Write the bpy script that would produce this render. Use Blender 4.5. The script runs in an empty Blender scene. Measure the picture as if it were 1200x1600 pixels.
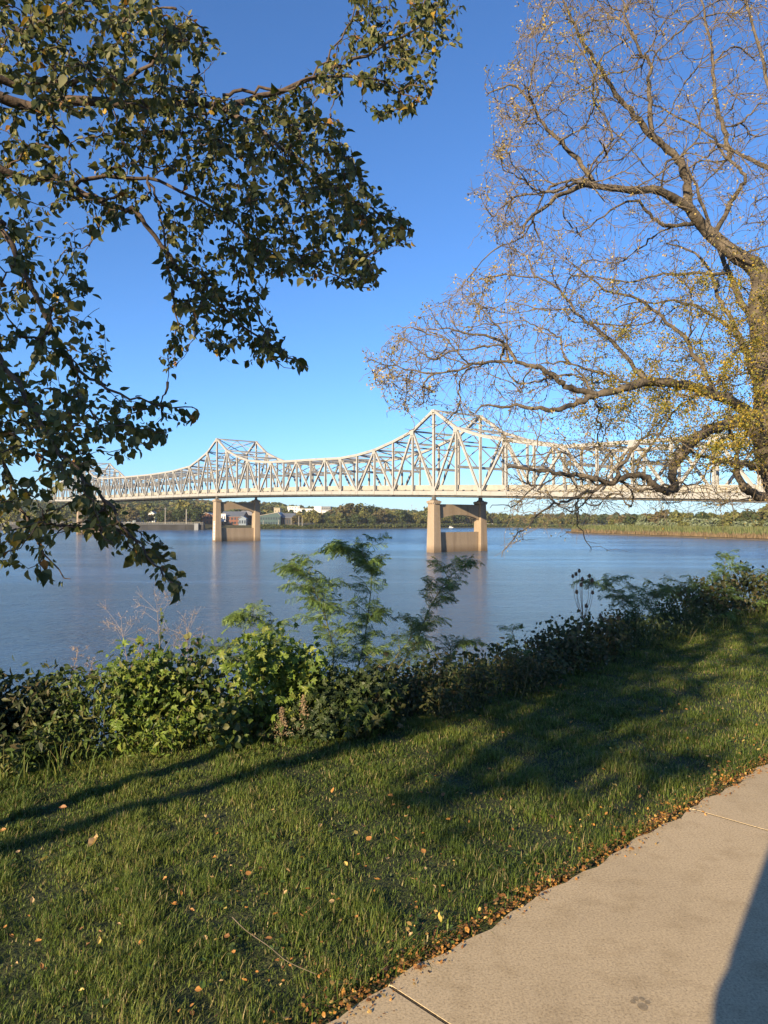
import bpy, math, random
import numpy as np
from mathutils import Vector, Matrix

random.seed(7)
rng = np.random.default_rng(11)
SC = bpy.context.scene
COL = SC.collection

# ------------------------------------------------------------------ camera
F_PX, CX, CY = 1180.0, 600.0, 800.0
CAM_Z = 1.65
PITCH = math.radians(0.583)
cam_d = bpy.data.cameras.new('camera')
cam = bpy.data.objects.new('camera', cam_d)
COL.objects.link(cam)
cam_d.sensor_fit = 'VERTICAL'
cam_d.sensor_height = 24.0
cam_d.lens = 24.0 * F_PX / 1600.0
cam_d.clip_start = 0.05
cam_d.clip_end = 9000
cam.location = (0, 0, CAM_Z)
cam.rotation_euler = (math.radians(90) + PITCH, 0, 0)
SC.camera = cam

# ------------------------------------------------------------------ light
SUN_AZ, SUN_EL = math.radians(33), math.radians(17.5)      # shadows run 33 deg to the right of straight ahead
SUN_DIR = Vector((-math.sin(SUN_AZ) * math.cos(SUN_EL), -math.cos(SUN_AZ) * math.cos(SUN_EL), math.sin(SUN_EL)))
world = bpy.data.worlds.new('World')
SC.world = world
world.use_nodes = True
wn = world.node_tree
bg = wn.nodes['Background']
sky = wn.nodes.new('ShaderNodeTexSky')
sky.sky_type = 'NISHITA'
sky.sun_disc = False
sky.sun_elevation = SUN_EL
sky.sun_rotation = math.pi + SUN_AZ
sky.altitude = 0
sky.air_density = 0.85
sky.dust_density = 0.3
sky.ozone_density = 7.0
wn.links.new(sky.outputs['Color'], bg.inputs['Color'])
bg.inputs['Strength'].default_value = 0.088
sun_d = bpy.data.lights.new('sun', 'SUN')
sun_d.energy = 5.0
sun_d.angle = math.radians(0.5)
sun_d.color = (1.0, 0.785, 0.49)
sun_o = bpy.data.objects.new('sun', sun_d)
COL.objects.link(sun_o)
sun_o.location = (-20, -30, 30)
sun_o.rotation_euler = SUN_DIR.to_track_quat('Z', 'Y').to_euler()
SC.view_settings.view_transform = 'Standard'
SC.view_settings.look = 'None'
SC.view_settings.gamma = 1.0
SC.view_settings.use_curve_mapping = False
SC.view_settings.exposure = 1.35
cy = SC.cycles
cy.use_denoising = True
cy.max_bounces = 6
cy.diffuse_bounces = 3
cy.glossy_bounces = 3
cy.transmission_bounces = 4
cy.transparent_max_bounces = 6
cy.sample_clamp_indirect = 6

# ------------------------------------------------------------------ places
cP, sP = math.cos(PITCH), math.sin(PITCH)
def ray(px, py):
    u, v = (px - CX) / F_PX, (CY - py) / F_PX
    return np.array((u, cP - v * sP, sP + v * cP))
def P(px, py, Y):
    d = ray(px, py)
    return np.array((0, 0, CAM_Z)) + d * (Y / d[1])
def proj(p):
    p = np.asarray(p, float)
    x, y, z = p[..., 0], p[..., 1], p[..., 2] - CAM_Z
    f = y * cP + z * sP
    up = -y * sP + z * cP
    f = np.where(f < 1e-3, 1e-3, f)
    return CX + F_PX * x / f, CY - F_PX * up / f
WATER_Z = CAM_Z - 9.3
D_EDGE = np.array((0.729, 0.684))        # along the path
N_EDGE = np.array((-0.684, 0.729))       # from the path towards the river
N_PATH, N_BANK = 1.96, 5.75
def nd(x, y): return N_EDGE[0] * x + N_EDGE[1] * y
def ld(x, y): return D_EDGE[0] * x + D_EDGE[1] * y
def wob(x, y):
    return (0.5 * np.sin(1.7 * x + 0.6 * y + 1) + 0.35 * np.sin(-1.1 * x + 2.3 * y) + 0.25 * np.sin(3.1 * x + 2.7 * y + 2)
            + 0.2 * np.sin(5.3 * x - 4.1 * y + .5))
def gz(x, y):
    n = nd(np.asarray(x, float), np.asarray(y, float))
    z = np.where(n > N_PATH, -0.025 - 0.045 * (n - N_PATH) + 0.012 * wob(x, y) * np.clip((n - N_PATH) / .5, 0, 1), -0.025)
    z = z - np.where(n > N_BANK, 0.42 * (n - N_BANK) ** 1.0 * np.clip((n - N_BANK) / 1.5, 0, 1), 0)
    return z
def G(px, py):
    d = ray(px, py)
    t = 0.5
    for i in range(4000):
        p = np.array((0, 0, CAM_Z)) + d * t
        if p[2] <= gz(p[0], p[1]): break
        t += 0.01
    return p
def G2(px, py):
    # where the sight line meets the lawn carried on level past its edge (bank plants are rooted below that)
    d = ray(px, py); t = 0.5
    for i in range(4000):
        p = np.array((0, 0, CAM_Z)) + d * t
        if p[2] <= -0.025 - 0.045 * (nd(p[0], p[1]) - N_PATH): break
        t += 0.01
    over = nd(p[0], p[1]) - (N_BANK + .9)
    if over > 0:      # keep the roots on the upper bank
        p = p - np.array((N_EDGE[0], N_EDGE[1], 0)) * over
    return p
def NL(n, l):
    x = N_EDGE[0] * n + D_EDGE[0] * l
    y = N_EDGE[1] * n + D_EDGE[1] * l
    return np.array((x, y, float(gz(x, y))))

# ------------------------------------------------------------------ materials
def mat(name, build):
    m = bpy.data.materials.new(name)
    m.use_nodes = True
    nt = m.node_tree
    b = nt.nodes['Principled BSDF']
    build(nt, b)
    return m
def N(nt, t, **kw):
    n = nt.nodes.new(t)
    for k, v in kw.items():
        if k in n.inputs: n.inputs[k].default_value = v
        else: setattr(n, k, v)
    return n
def ramp(nt, fac, stops):
    r = nt.nodes.new('ShaderNodeValToRGB')
    e = r.color_ramp.elements
    while len(e) < len(stops): e.new(0.5)
    for k, (p, c) in enumerate(stops):
        e[k].position = p
        e[k].color = (c[0], c[1], c[2], 1)
    nt.links.new(fac, r.inputs[0])
    return r.outputs[0]
def noise(nt, scale, detail=4, rough=.55, vec=None, coord='Object', sx=(1, 1, 1), dist=0.0):
    tc = nt.nodes.new('ShaderNodeTexCoord')
    mp = nt.nodes.new('ShaderNodeMapping')
    mp.inputs['Scale'].default_value = sx
    nt.links.new(tc.outputs[coord], mp.inputs[0])
    n = nt.nodes.new('ShaderNodeTexNoise')
    n.inputs['Scale'].default_value = scale
    n.inputs['Detail'].default_value = detail
    n.inputs['Roughness'].default_value = rough
    n.inputs['Distortion'].default_value = dist
    nt.links.new(mp.outputs[0], n.inputs['Vector'])
    return n.outputs['Fac']
def bump(nt, b, h, strength=.3, dist=.02):
    bn = nt.nodes.new('ShaderNodeBump')
    bn.inputs['Strength'].default_value = strength
    bn.inputs['Distance'].default_value = dist
    nt.links.new(h, bn.inputs['Height'])
    nt.links.new(bn.outputs[0], b.inputs['Normal'])
    return bn
def mixc(nt, fac, a, b, mode='MIX'):
    m = nt.nodes.new('ShaderNodeMix')
    m.data_type = 'RGBA'
    m.blend_type = mode
    for sock, v in ((m.inputs[0], fac), (m.inputs[6], a), (m.inputs[7], b)):
        if hasattr(v, 'is_output'): nt.links.new(v, sock)
        elif isinstance(v, tuple): sock.default_value = (*v, 1) if len(v) == 3 else v
        else: sock.default_value = v
    return m.outputs[2]
def rough_mat(name, stops, scale, rough=.85, bstr=.3, bdist=.02, bscale=None, spec=.3, detail=5, coord='Object'):
    def bd(nt, b):
        f = noise(nt, scale, detail, coord=coord)
        nt.links.new(ramp(nt, f, stops), b.inputs['Base Color'])
        b.inputs['Roughness'].default_value = rough
        b.inputs['Specular IOR Level'].default_value = spec
        if bstr: bump(nt, b, noise(nt, bscale or scale * 3, 5, coord=coord), bstr, bdist)
    return mat(name, bd)
def leaf_mat(name, rough=.5, trans=.35, spec=.35, tint=(1, 1, 1), attr=True, base=(.06, .1, .03)):
    def bd(nt, b):
        if attr:
            a = nt.nodes.new('ShaderNodeAttribute'); a.attribute_name = 'col'
            c = a.outputs['Color']
        else:
            f = noise(nt, 14, 3)
            c = ramp(nt, f, [(.3, tuple(.72 * q for q in base)), (.7, tuple(1.25 * q for q in base))])
        nt.links.new(c, b.inputs['Base Color'])
        b.inputs['Roughness'].default_value = rough
        b.inputs['Specular IOR Level'].default_value = spec
        t = nt.nodes.new('ShaderNodeBsdfTranslucent')
        nt.links.new(mixc(nt, 1.0, c, (1.0, .95, .5), 'MULTIPLY'), t.inputs['Color'])
        mx = nt.nodes.new('ShaderNodeMixShader')
        mx.inputs[0].default_value = trans
        nt.links.new(b.outputs[0], mx.inputs[1]); nt.links.new(t.outputs[0], mx.inputs[2])
        nt.links.new(mx.outputs[0], nt.nodes['Material Output'].inputs[0])
    return mat(name, bd)

M = {}
M['leaf'] = leaf_mat('leaf_surface')
M['grass'] = leaf_mat('grass_blade', rough=.5, trans=.4, spec=.3)
M['far_leaf'] = leaf_mat('far_foliage', rough=.8, trans=.2, spec=.1)
def pale(nt, b):
    a = nt.nodes.new('ShaderNodeAttribute'); a.attribute_name = 'col'
    nt.links.new(a.outputs['Color'], b.inputs['Base Color'])
    b.inputs['Roughness'].default_value = .8
M['dry'] = mat('dry_plant', pale)
M['birch_bark'] = rough_mat('birch_bark', [(.3, (.035, .026, .02)), (.6, (.09, .065, .05)), (.8, (.2, .15, .12))], 9, .85, .6, .02)
M['locust_bark'] = rough_mat('locust_bark', [(.25, (.035, .029, .022)), (.5, (.09, .074, .056)), (.75, (.17, .14, .105))], 5, .9, .9, .04, 12)
M['twig'] = rough_mat('twig_bark', [(.3, (.085, .066, .045)), (.7, (.2, .158, .11))], 3, .85, 0)
M['stem'] = rough_mat('green_stem', [(.3, (.06, .07, .03)), (.7, (.13, .12, .05))], 6, .7, 0)
M['soil'] = rough_mat('lawn_soil', [(.25, (.018, .026, .009)), (.5, (.04, .052, .017)), (.75, (.075, .08, .03))], 7, .95, .8, .05, 40)
M['bank'] = rough_mat('bank_soil', [(.3, (.03, .03, .018)), (.7, (.09, .075, .05))], 2, .95, .8, .1, 8)
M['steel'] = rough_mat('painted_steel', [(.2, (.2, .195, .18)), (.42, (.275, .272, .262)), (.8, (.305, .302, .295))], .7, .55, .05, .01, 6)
M['steel_dark'] = rough_mat('dark_floor_steel', [(.3, (.06, .058, .055)), (.7, (.12, .115, .105))], .8, .7, .1, .01)  # floor steel, darker than the truss steel
M['parapet'] = rough_mat('parapet_concrete', [(.3, (.25, .24, .215)), (.7, (.32, .31, .28))], .5, .8, .1, .01)
M['asphalt'] = rough_mat('deck_asphalt', [(.3, (.045, .045, .045)), (.7, (.07, .07, .07))], 2, .9, .2, .01)

def pier_b(nt, b):
    st = noise(nt, .35, 5, .6, sx=(1.6, 1.6, .18))
    fine = noise(nt, 3, 5, .6)
    c1 = ramp(nt, st, [(.28, (.19, .145, .105)), (.45, (.27, .213, .158)), (.6, (.295, .235, .176)), (.75, (.335, .272, .214))])
    c2 = ramp(nt, fine, [(.3, (.82, .8, .78)), (.7, (1, 1, 1))])
    c = mixc(nt, 1.0, c1, c2, 'MULTIPLY')
    g = nt.nodes.new('ShaderNodeNewGeometry'); sp = nt.nodes.new('ShaderNodeSeparateXYZ')
    nt.links.new(g.outputs['Position'], sp.inputs[0])
    mr = nt.nodes.new('ShaderNodeMapRange')
    mr.inputs['From Min'].default_value = WATER_Z + .3; mr.inputs['From Max'].default_value = WATER_Z + 2.2
    nt.links.new(sp.outputs['Z'], mr.inputs['Value'])
    cc = mixc(nt, mr.outputs[0], mixc(nt, 1.0, c, (.55, .5, .45), 'MULTIPLY'), c)   # tide stain
    nt.links.new(cc, b.inputs['Base Color'])
    b.inputs['Roughness'].default_value = .88
    bump(nt, b, fine, .25, .05)
M['pier'] = mat('pier_concrete', pier_b)

def conc(nt, b):
    sp = noise(nt, 105, 3, .75)
    big = noise(nt, .8, 6, .7, dist=.5)
    mid = noise(nt, 6, 5, .65)
    rot = nt.nodes.new('ShaderNodeMapping'); tc = nt.nodes.new('ShaderNodeTexCoord')
    rot.inputs['Rotation'].default_value = (0, 0, -math.atan2(D_EDGE[1], D_EDGE[0])); rot.inputs['Scale'].default_value = (160, 5, 1)
    nt.links.new(tc.outputs['Object'], rot.inputs[0])
    br = nt.nodes.new('ShaderNodeTexNoise'); br.inputs['Scale'].default_value = 1.0; br.inputs['Detail'].default_value = 3
    nt.links.new(rot.outputs[0], br.inputs['Vector'])
    c = ramp(nt, big, [(.25, (.345, .277, .178)), (.5, (.41, .33, .212)), (.75, (.45, .362, .236))])
    c = mixc(nt, 1.0, c, ramp(nt, mid, [(.28, (.8, .78, .74)), (.5, (1, 1, 1))]), 'MULTIPLY')
    c = mixc(nt, 1.0, c, ramp(nt, sp, [(.3, (.52, .5, .47)), (.46, (.95, .94, .93)), (.66, (1.22, 1.2, 1.16))]), 'MULTIPLY')
    c = mixc(nt, 1.0, c, ramp(nt, br.outputs['Fac'], [(.35, (.96, .96, .96)), (.6, (1.02, 1.02, 1.02))]), 'MULTIPLY')
    nt.links.new(c, b.inputs['Base Color'])
    b.inputs['Roughness'].default_value = .9
    b.inputs['Specular IOR Level'].default_value = .25
    ad = nt.nodes.new('ShaderNodeMath'); ad.operation = 'ADD'
    nt.links.new(sp, ad.inputs[0]); nt.links.new(mid, ad.inputs[1])
    bump(nt, b, ad.outputs[0], .3, .003)
M['concrete'] = mat('path_concrete', conc)
M['joint'] = rough_mat('joint_dirt', [(.3, (.03, .024, .016)), (.6, (.075, .055, .03)), (.8, (.17, .125, .06))], 40, .95, .6, .01)

def water_b(nt, b):
    b.inputs['Base Color'].default_value = (.05, .09, .15, 1)
    b.inputs['Roughness'].default_value = .14
    b.inputs['IOR'].default_value = 1.333
    n1 = noise(nt, .5, 4, .68, sx=(.75, 1.25, 1), dist=.6)
    n2 = noise(nt, 2.3, 3, .6, sx=(.8, 1.3, 1), dist=.4)
    n3 = noise(nt, .11, 2, .5, sx=(.7, 1.3, 1))
    patch = noise(nt, .012, 4, .6, sx=(.45, 1.8, 1), dist=.8)
    a = nt.nodes.new('ShaderNodeMath'); a.operation = 'MULTIPLY_ADD'
    nt.links.new(n2, a.inputs[0]); a.inputs[1].default_value = .55; nt.links.new(n1, a.inputs[2])
    a2 = nt.nodes.new('ShaderNodeMath'); a2.operation = 'MULTIPLY_ADD'
    nt.links.new(n3, a2.inputs[0]); a2.inputs[1].default_value = 1.5; nt.links.new(a.outputs[0], a2.inputs[2])
    bn = bump(nt, b, a2.outputs[0], .5, .48)
    mr = nt.nodes.new('ShaderNodeMapRange')
    mr.inputs['From Min'].default_value = .42; mr.inputs['From Max'].default_value = .58
    mr.inputs['To Min'].default_value = .35; mr.inputs['To Max'].default_value = 1.0
    nt.links.new(patch, mr.inputs['Value'])
    nt.links.new(mr.outputs[0], bn.inputs['Strength'])
M['water'] = mat('river_water', water_b)

def plain(name, c, rough=.7, var=.12, scale=1.0):
    return rough_mat(name, [(.3, tuple(q * (1 - var) for q in c)), (.7, tuple(min(1, q * (1 + var)) for q in c))], scale, rough, 0)
M['white_wall'] = plain('white_wall', (.6, .6, .6), .8, .05, .1)
M['grey_wall_and_shade'] = plain('grey_wall_and_shade', (.17, .18, .195), .8, .08, .1)
M['tan_wall'] = plain('tan_wall', (.27, .245, .19), .8, .08, .1)
M['brick'] = plain('brick_wall', (.16, .075, .055), .9, .15, .3)
M['teal'] = plain('teal_cladding', (.035, .07, .075), .5, .15, .2)
M['pale_roof'] = plain('pale_metal_roof', (.28, .26, .235), .5, .06, .1)
M['blue_roof'] = plain('bluegrey_roof', (.11, .125, .15), .6, .1, .2)
M['blue_wall'] = plain('pale_blue_wall', (.16, .2, .25), .6, .1, .2)
M['dark_wall'] = plain('dark_wall', (.05, .045, .045), .8, .2, .2)
M['window'] = plain('window_glass', (.03, .04, .055), .15, .2, .2)
M['seawall'] = plain('seawall_stone', (.03, .03, .033), .9, .3, .12)
M['pole'] = plain('pole_grey', (.2, .19, .17), .7, .1)
M['white_paint'] = plain('white_paint', (.5, .5, .49), .5, .04)
M['black_paint_and_hole'] = plain('black_paint_and_hole', (.02, .02, .02), .6, .1)
M['far_ground'] = rough_mat('far_bank_ground', [(.3, (.035, .04, .016)), (.55, (.07, .066, .03)), (.8, (.12, .105, .06))], .05, .95, 0)
M['sand'] = rough_mat('shore_sand', [(.3, (.085, .07, .045)), (.7, (.15, .12, .085))], .3, .95, 0)
M['cloth'] = plain('jacket_cloth', (.05, .06, .09), .85, .2, 6)
M['trouser'] = plain('trouser_cloth', (.07, .08, .11), .85, .2, 6)
M['skin'] = plain('skin', (.45, .3, .22), .6, .05, 5)
M['hair'] = plain('hair', (.05, .035, .025), .6, .2, 20)
M['stain'] = plain('dirt_stain', (.23, .185, .12), .95, .25, 60)

# ------------------------------------------------------------------ mesh helpers
def link(o, parent=None):
    COL.objects.link(o)
    if parent is not None: o.parent = parent
    return o
def make_mesh(name, V, polys, m, col=None, smooth=False):
    V = np.asarray(V, np.float32)
    me = bpy.data.meshes.new(name)
    me.vertices.add(len(V)); me.vertices.foreach_set('co', V.ravel())
    polys = [np.asarray(p, np.int32) for p in polys if len(p)]
    loops = np.concatenate([p.ravel() for p in polys])
    sizes = np.concatenate([np.full(len(p), p.shape[1], np.int32) for p in polys])
    starts = np.concatenate(([0], np.cumsum(sizes)[:-1])).astype(np.int32)
    me.loops.add(len(loops)); me.loops.foreach_set('vertex_index', loops)
    me.polygons.add(len(sizes)); me.polygons.foreach_set('loop_start', starts)
    me.polygons.foreach_set('loop_total', sizes)
    me.polygons.foreach_set('use_smooth', np.full(len(sizes), bool(smooth)))
    if col is not None:
        at = me.attributes.new('col', 'FLOAT_COLOR', 'POINT')
        c4 = np.ones((len(V), 4), np.float32); c4[:, :3] = col
        at.data.foreach_set('color', c4.ravel())
    me.materials.append(m)
    me.update(calc_edges=True)
    return me
class MB:
    def __init__(s): s.V, s.Q, s.T, s.Cc, s.n, s.polys = [], [], [], [], 0, []
    def add(s, V, Q=None, T=None, col=None):
        V = np.asarray(V, float)
        s.V.append(V)
        if Q is not None and len(Q): s.Q.append(np.asarray(Q) + s.n)
        if T is not None and len(T): s.T.append(np.asarray(T) + s.n)
        if col is not None: s.Cc.append(np.broadcast_to(np.asarray(col, float), (len(V), 3)))
        s.n += len(V)
        return s
    def box(s, c, size, rot=0.0, M3=None, taper=1.0):
        hx, hy, hz = size[0] / 2, size[1] / 2, size[2] / 2
        v = np.array([(x * (taper if z > 0 else 1), y * (taper if z > 0 else 1), z) for z in (-hz, hz) for x, y in ((-hx, -hy), (hx, -hy), (hx, hy), (-hx, hy))])
        if M3 is not None: v = v @ np.asarray(M3).T
        elif rot:
            ca, sa = math.cos(rot), math.sin(rot)
            v = np.stack((v[:, 0] * ca - v[:, 1] * sa, v[:, 0] * sa + v[:, 1] * ca, v[:, 2]), 1)
        return s.add(v + np.asarray(c), BOXQ)
    def beam(s, p0, p1, w, h, up=(0, 0, 1)):
        p0, p1 = np.asarray(p0, float), np.asarray(p1, float)
        d = p1 - p0; L = np.linalg.norm(d); d = d / L
        sd = np.cross(d, up); sd /= np.linalg.norm(sd)
        u = np.cross(sd, d)
        return s.box((p0 + p1) / 2, (L, w, h), M3=np.stack((d, sd, u), 1))
    def prism(s, pts2, a, b, fr):
        # pts2: outline in (first, second) axis; extruded a..b on the third; fr maps (f, s, t) -> world
        k = len(pts2)
        V = [fr(p[0], p[1], a) for p in pts2] + [fr(p[0], p[1], b) for p in pts2]
        s.add(V, [(i, (i + 1) % k, k + (i + 1) % k, k + i) for i in range(k)])
        s.polys.append(([s.n - 2 * k + i for i in range(k)][::-1]))
        s.polys.append([s.n - k + i for i in range(k)])
        return s
    def tube(s, pts, rad, sides=5, col=None, cap=True):
        V, Q = tube_arrays(pts, rad, sides)
        return s.add(V, Q, col=col)
    def mesh(s, name, m, smooth=False):
        V = np.concatenate(s.V)
        polys = []
        if s.Q: polys.append(np.concatenate(s.Q))
        if s.T: polys.append(np.concatenate(s.T))
        for p in s.polys: polys.append(np.array([p]))
        col = np.concatenate(s.Cc) if s.Cc else None
        return make_mesh(name, V, polys, m, col, smooth)
    def build(s, name, m, parent=None, smooth=False, recalc=False):
        me = s.mesh(name, m, smooth)
        if recalc:
            import bmesh
            bm = bmesh.new(); bm.from_mesh(me); bmesh.ops.recalc_face_normals(bm, faces=bm.faces); bm.to_mesh(me); bm.free()
        o = bpy.data.objects.new(name, me)
        if parent is not None:
            o.location = tuple(-np.array(parent_loc(parent)))
        return link(o, parent)
def parent_loc(p):
    # every parent here is translated only, or has an identity basis
    v = Vector((0, 0, 0))
    while p is not None:
        v += p.location; p = p.parent
    return v
BOXQ = [(0, 3, 2, 1), (4, 5, 6, 7), (0, 1, 5, 4), (1, 2, 6, 5), (2, 3, 7, 6), (3, 0, 4, 7)]
def tube_arrays(pts, rad, sides):
    pts = np.asarray(pts, float); k = len(pts)
    rad = np.broadcast_to(np.asarray(rad, float), (k,))
    T = np.gradient(pts, axis=0)
    T /= np.linalg.norm(T, axis=1)[:, None] + 1e-9
    ref = np.array((0, 0, 1.0)) if abs(T[0, 2]) < .9 else np.array((1.0, 0, 0))
    A = np.cross(T, ref); A /= np.linalg.norm(A, axis=1)[:, None] + 1e-9
    B = np.cross(T, A)
    th = np.arange(sides) * 2 * math.pi / sides
    V = pts[:, None] + rad[:, None, None] * (np.cos(th)[None, :, None] * A[:, None] + np.sin(th)[None, :, None] * B[:, None])
    idx = np.arange(k * sides).reshape(k, sides)
    a = idx[:-1]; b = idx[1:]
    Q = np.stack((a, np.roll(a, -1, 1), np.roll(b, -1, 1), b), -1).reshape(-1, 4)
    return V.reshape(-1, 3), Q
def smooth_path(pts, n):
    pts = np.asarray(pts, float); k = len(pts)
    t = np.linspace(0, k - 1, n); i = np.clip(t.astype(int), 0, k - 2); f = (t - i)[:, None]
    p0 = pts[np.clip(i - 1, 0, k - 1)]; p1 = pts[i]; p2 = pts[i + 1]; p3 = pts[np.clip(i + 2, 0, k - 1)]
    return .5 * ((2 * p1) + (-p0 + p2) * f + (2 * p0 - 5 * p1 + 4 * p2 - p3) * f ** 2 + (-p0 + 3 * p1 - 3 * p2 + p3) * f ** 3)
def scatter(tv, tf, pos, R, sc):
    # tv k x 3 template, pos n x 3, R n x 3 x 3 (columns = axes), sc n or n x 3
    tv = np.asarray(tv, float); tf = np.asarray(tf); n = len(pos); k = len(tv)
    sc = np.asarray(sc, float)
    if sc.ndim == 1: sc = sc[:, None]
    V = np.einsum('nij,nkj->nki', R, tv[None] * sc[:, None, :]) + pos[:, None]
    F = (tf[None] + (np.arange(n) * k)[:, None, None]).reshape(-1, tf.shape[1])
    return V.reshape(-1, 3), F
def frames(ydir, zhint):
    y = ydir / (np.linalg.norm(ydir, axis=1)[:, None] + 1e-9)
    x = np.cross(y, zhint); x /= np.linalg.norm(x, axis=1)[:, None] + 1e-9
    z = np.cross(x, y)
    return np.stack((x, y, z), 2)
def tag(o, label=None, cat=None, group=None, kind=None):
    if label: o['label'] = label
    if cat: o['category'] = cat
    if group: o['group'] = group
    if kind: o['kind'] = kind
    return o
def empty(name, loc, label=None, cat=None, group=None):
    o = bpy.data.objects.new(name, None)
    o.empty_display_size = .2
    o.location = tuple(float(q) for q in loc)
    return tag(link(o), label, cat, group)
def inst(name, me, parent, loc, rot=None, scale=1.0):
    o = bpy.data.objects.new(name, me)
    link(o, parent)
    o.location = tuple(Vector(loc) - (parent_loc(parent) if parent is not None else Vector((0, 0, 0))))
    if rot is not None:
        o.rotation_mode = 'QUATERNION'
        o.rotation_quaternion = Matrix(rot.tolist()).to_quaternion()
    o.scale = (scale,) * 3 if np.isscalar(scale) else tuple(scale)
    return o
def inpoly(px, py, poly):
    poly = np.asarray(poly, float); px = np.asarray(px, float); py = np.asarray(py, float)
    ins = np.zeros(px.shape, bool)
    j = len(poly) - 1
    for i in range(len(poly)):
        xi, yi = poly[i]; xj, yj = poly[j]
        c = ((yi > py) != (yj > py)) & (px < (xj - xi) * (py - yi) / (yj - yi + 1e-12) + xi)
        ins ^= c; j = i
    return ins
def polysample(poly, n, r):
    poly = np.asarray(poly, float); lo, hi = poly.min(0), poly.max(0); out = []
    while len(out) < n:
        q = r.uniform(lo, hi, (n * 2, 2)); q = q[inpoly(q[:, 0], q[:, 1], poly)]
        out.extend(q.tolist())
    return np.array(out[:n])

# ------------------------------------------------------------------ ground, path, river
def grid_sheet(name, ls, ns, zf, m):
    L, Nn = np.meshgrid(ls, ns, indexing='ij')
    X = N_EDGE[0] * Nn + D_EDGE[0] * L; Y = N_EDGE[1] * Nn + D_EDGE[1] * L
    V = np.stack((X, Y, zf(X, Y)), -1).reshape(-1, 3)
    a, b = len(ls), len(ns); idx = np.arange(a * b).reshape(a, b)
    Q = np.stack((idx[:-1, :-1], idx[1:, :-1], idx[1:, 1:], idx[:-1, 1:]), -1).reshape(-1, 4)
    return link(bpy.data.objects.new(name, make_mesh(name, V, [Q], m, smooth=True)))
ls = np.concatenate((np.linspace(-60, -6, 28), np.linspace(-5.5, 24, 160), np.linspace(26, 160, 60)))
tag(grid_sheet('lawn', ls, np.concatenate(([-60, -20, -8, -2, .5, 1.5], np.linspace(1.9, N_BANK + .05, 60))), gz, M['soil']), kind='structure')
tag(grid_sheet('river_bank', ls, np.linspace(N_BANK + .05, 32, 60), gz, M['bank']), kind='structure')
w = MB(); w.add([(-2500, -200, WATER_Z), (3500, -200, WATER_Z), (3500, 2200, WATER_Z), (-2500, 2200, WATER_Z)], [(0, 1, 2, 3)])
tag(w.build('river', M['water']), kind='structure')

# path: slabs between open joints, the dirt bed showing in the joints
PATH_W = 2.6
bed = MB()
def nl3(n, l, z): return (N_EDGE[0] * n + D_EDGE[0] * l, N_EDGE[1] * n + D_EDGE[1] * l, z)
bed.add([nl3(N_PATH - PATH_W, -12, -.0018), nl3(N_PATH - PATH_W, 60, -.0018), nl3(N_PATH - .02, 60, -.0018), nl3(N_PATH - .02, -12, -.0018)], [(0, 1, 2, 3)])
path = tag(bed.build('path', M['joint']), kind='structure')
J0 = ld(*G(590, 1540)[:2]); J1 = ld(*G(1070, 1268)[:2]); SL = J1 - J0
slab_objs = []
for k in range(-4, 9):
    a, b = J0 + k * SL + .005, J0 + (k + 1) * SL - .005
    n0, n1 = N_PATH - PATH_W, N_PATH
    mb = MB(); r_ = .0025
    NX = 30
    en = [n1 + .012 * math.sin(7.3 * (a + (b - a) * i / NX) + k) + .01 * math.sin(23 * (a + (b - a) * i / NX)) + .006 * math.sin(61 * i + k) for i in range(NX + 1)]
    lsx = [a + (b - a) * i / NX for i in range(NX + 1)]
    top_in = [nl3(en[i] - r_, min(max(lsx[i], a + r_), b - r_), 0) for i in range(NX + 1)]
    top_out = [nl3(en[i], lsx[i], -.008) for i in range(NX + 1)]
    bot = [nl3(en[i], lsx[i], -.09) for i in range(NX + 1)]
    bin_ = [nl3(n0 + r_, min(max(lsx[i], a + r_), b - r_), 0) for i in range(NX + 1)]
    bout = [nl3(n0, lsx[i], -.008) for i in range(NX + 1)]
    V = np.array(top_in + top_out + bot + bin_ + bout); m1 = NX + 1
    Q = []
    for i in range(NX):
        Q += [(i, i + 1, m1 + i + 1, m1 + i), (m1 + i, m1 + i + 1, 2 * m1 + i + 1, 2 * m1 + i), (3 * m1 + i, 3 * m1 + i + 1, i + 1, i), (4 * m1 + i, 4 * m1 + i + 1, 3 * m1 + i + 1, 3 * m1 + i)]
    for e in (0, NX):
        Q.append((e, m1 + e, 4 * m1 + e, 3 * m1 + e))
    sb = len(V)
    V = np.concatenate((V, [nl3(n0, a, -.09), nl3(n0, b, -.09)]))
    Q += [(m1, 2 * m1, sb, 4 * m1), (m1 + NX, 2 * m1 + NX, sb + 1, 4 * m1 + NX)]
    mb.add(V, Q)
    slab_objs.append((k, mb.build('slab', M['concrete'], path, recalc=True)))
slab0 = [o for k, o in slab_objs if k == 0][0]
mb = MB()
pc = G(1002, 1583)
for dx, dy, r_ in ((0, -.012, .017), (-.024, .012, .009), (-.009, .024, .0095), (.011, .023, .0095), (.025, .009, .009)):
    th = np.linspace(0, 2 * math.pi, 11)[:-1]
    V = [(pc[0] + dx, pc[1] + dy * 1.2, .0012)] + [(pc[0] + dx + r_ * (1 + .15 * math.sin(3 * t + dx * 90)) * math.cos(t), pc[1] + dy * 1.2 + r_ * 1.25 * math.sin(t), .0012) for t in th]
    mb.add(V, T=[(0, 1 + i, 1 + (i + 1) % 10) for i in range(10)])
mb.build('paw_print', M['stain'], slab0)

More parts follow.
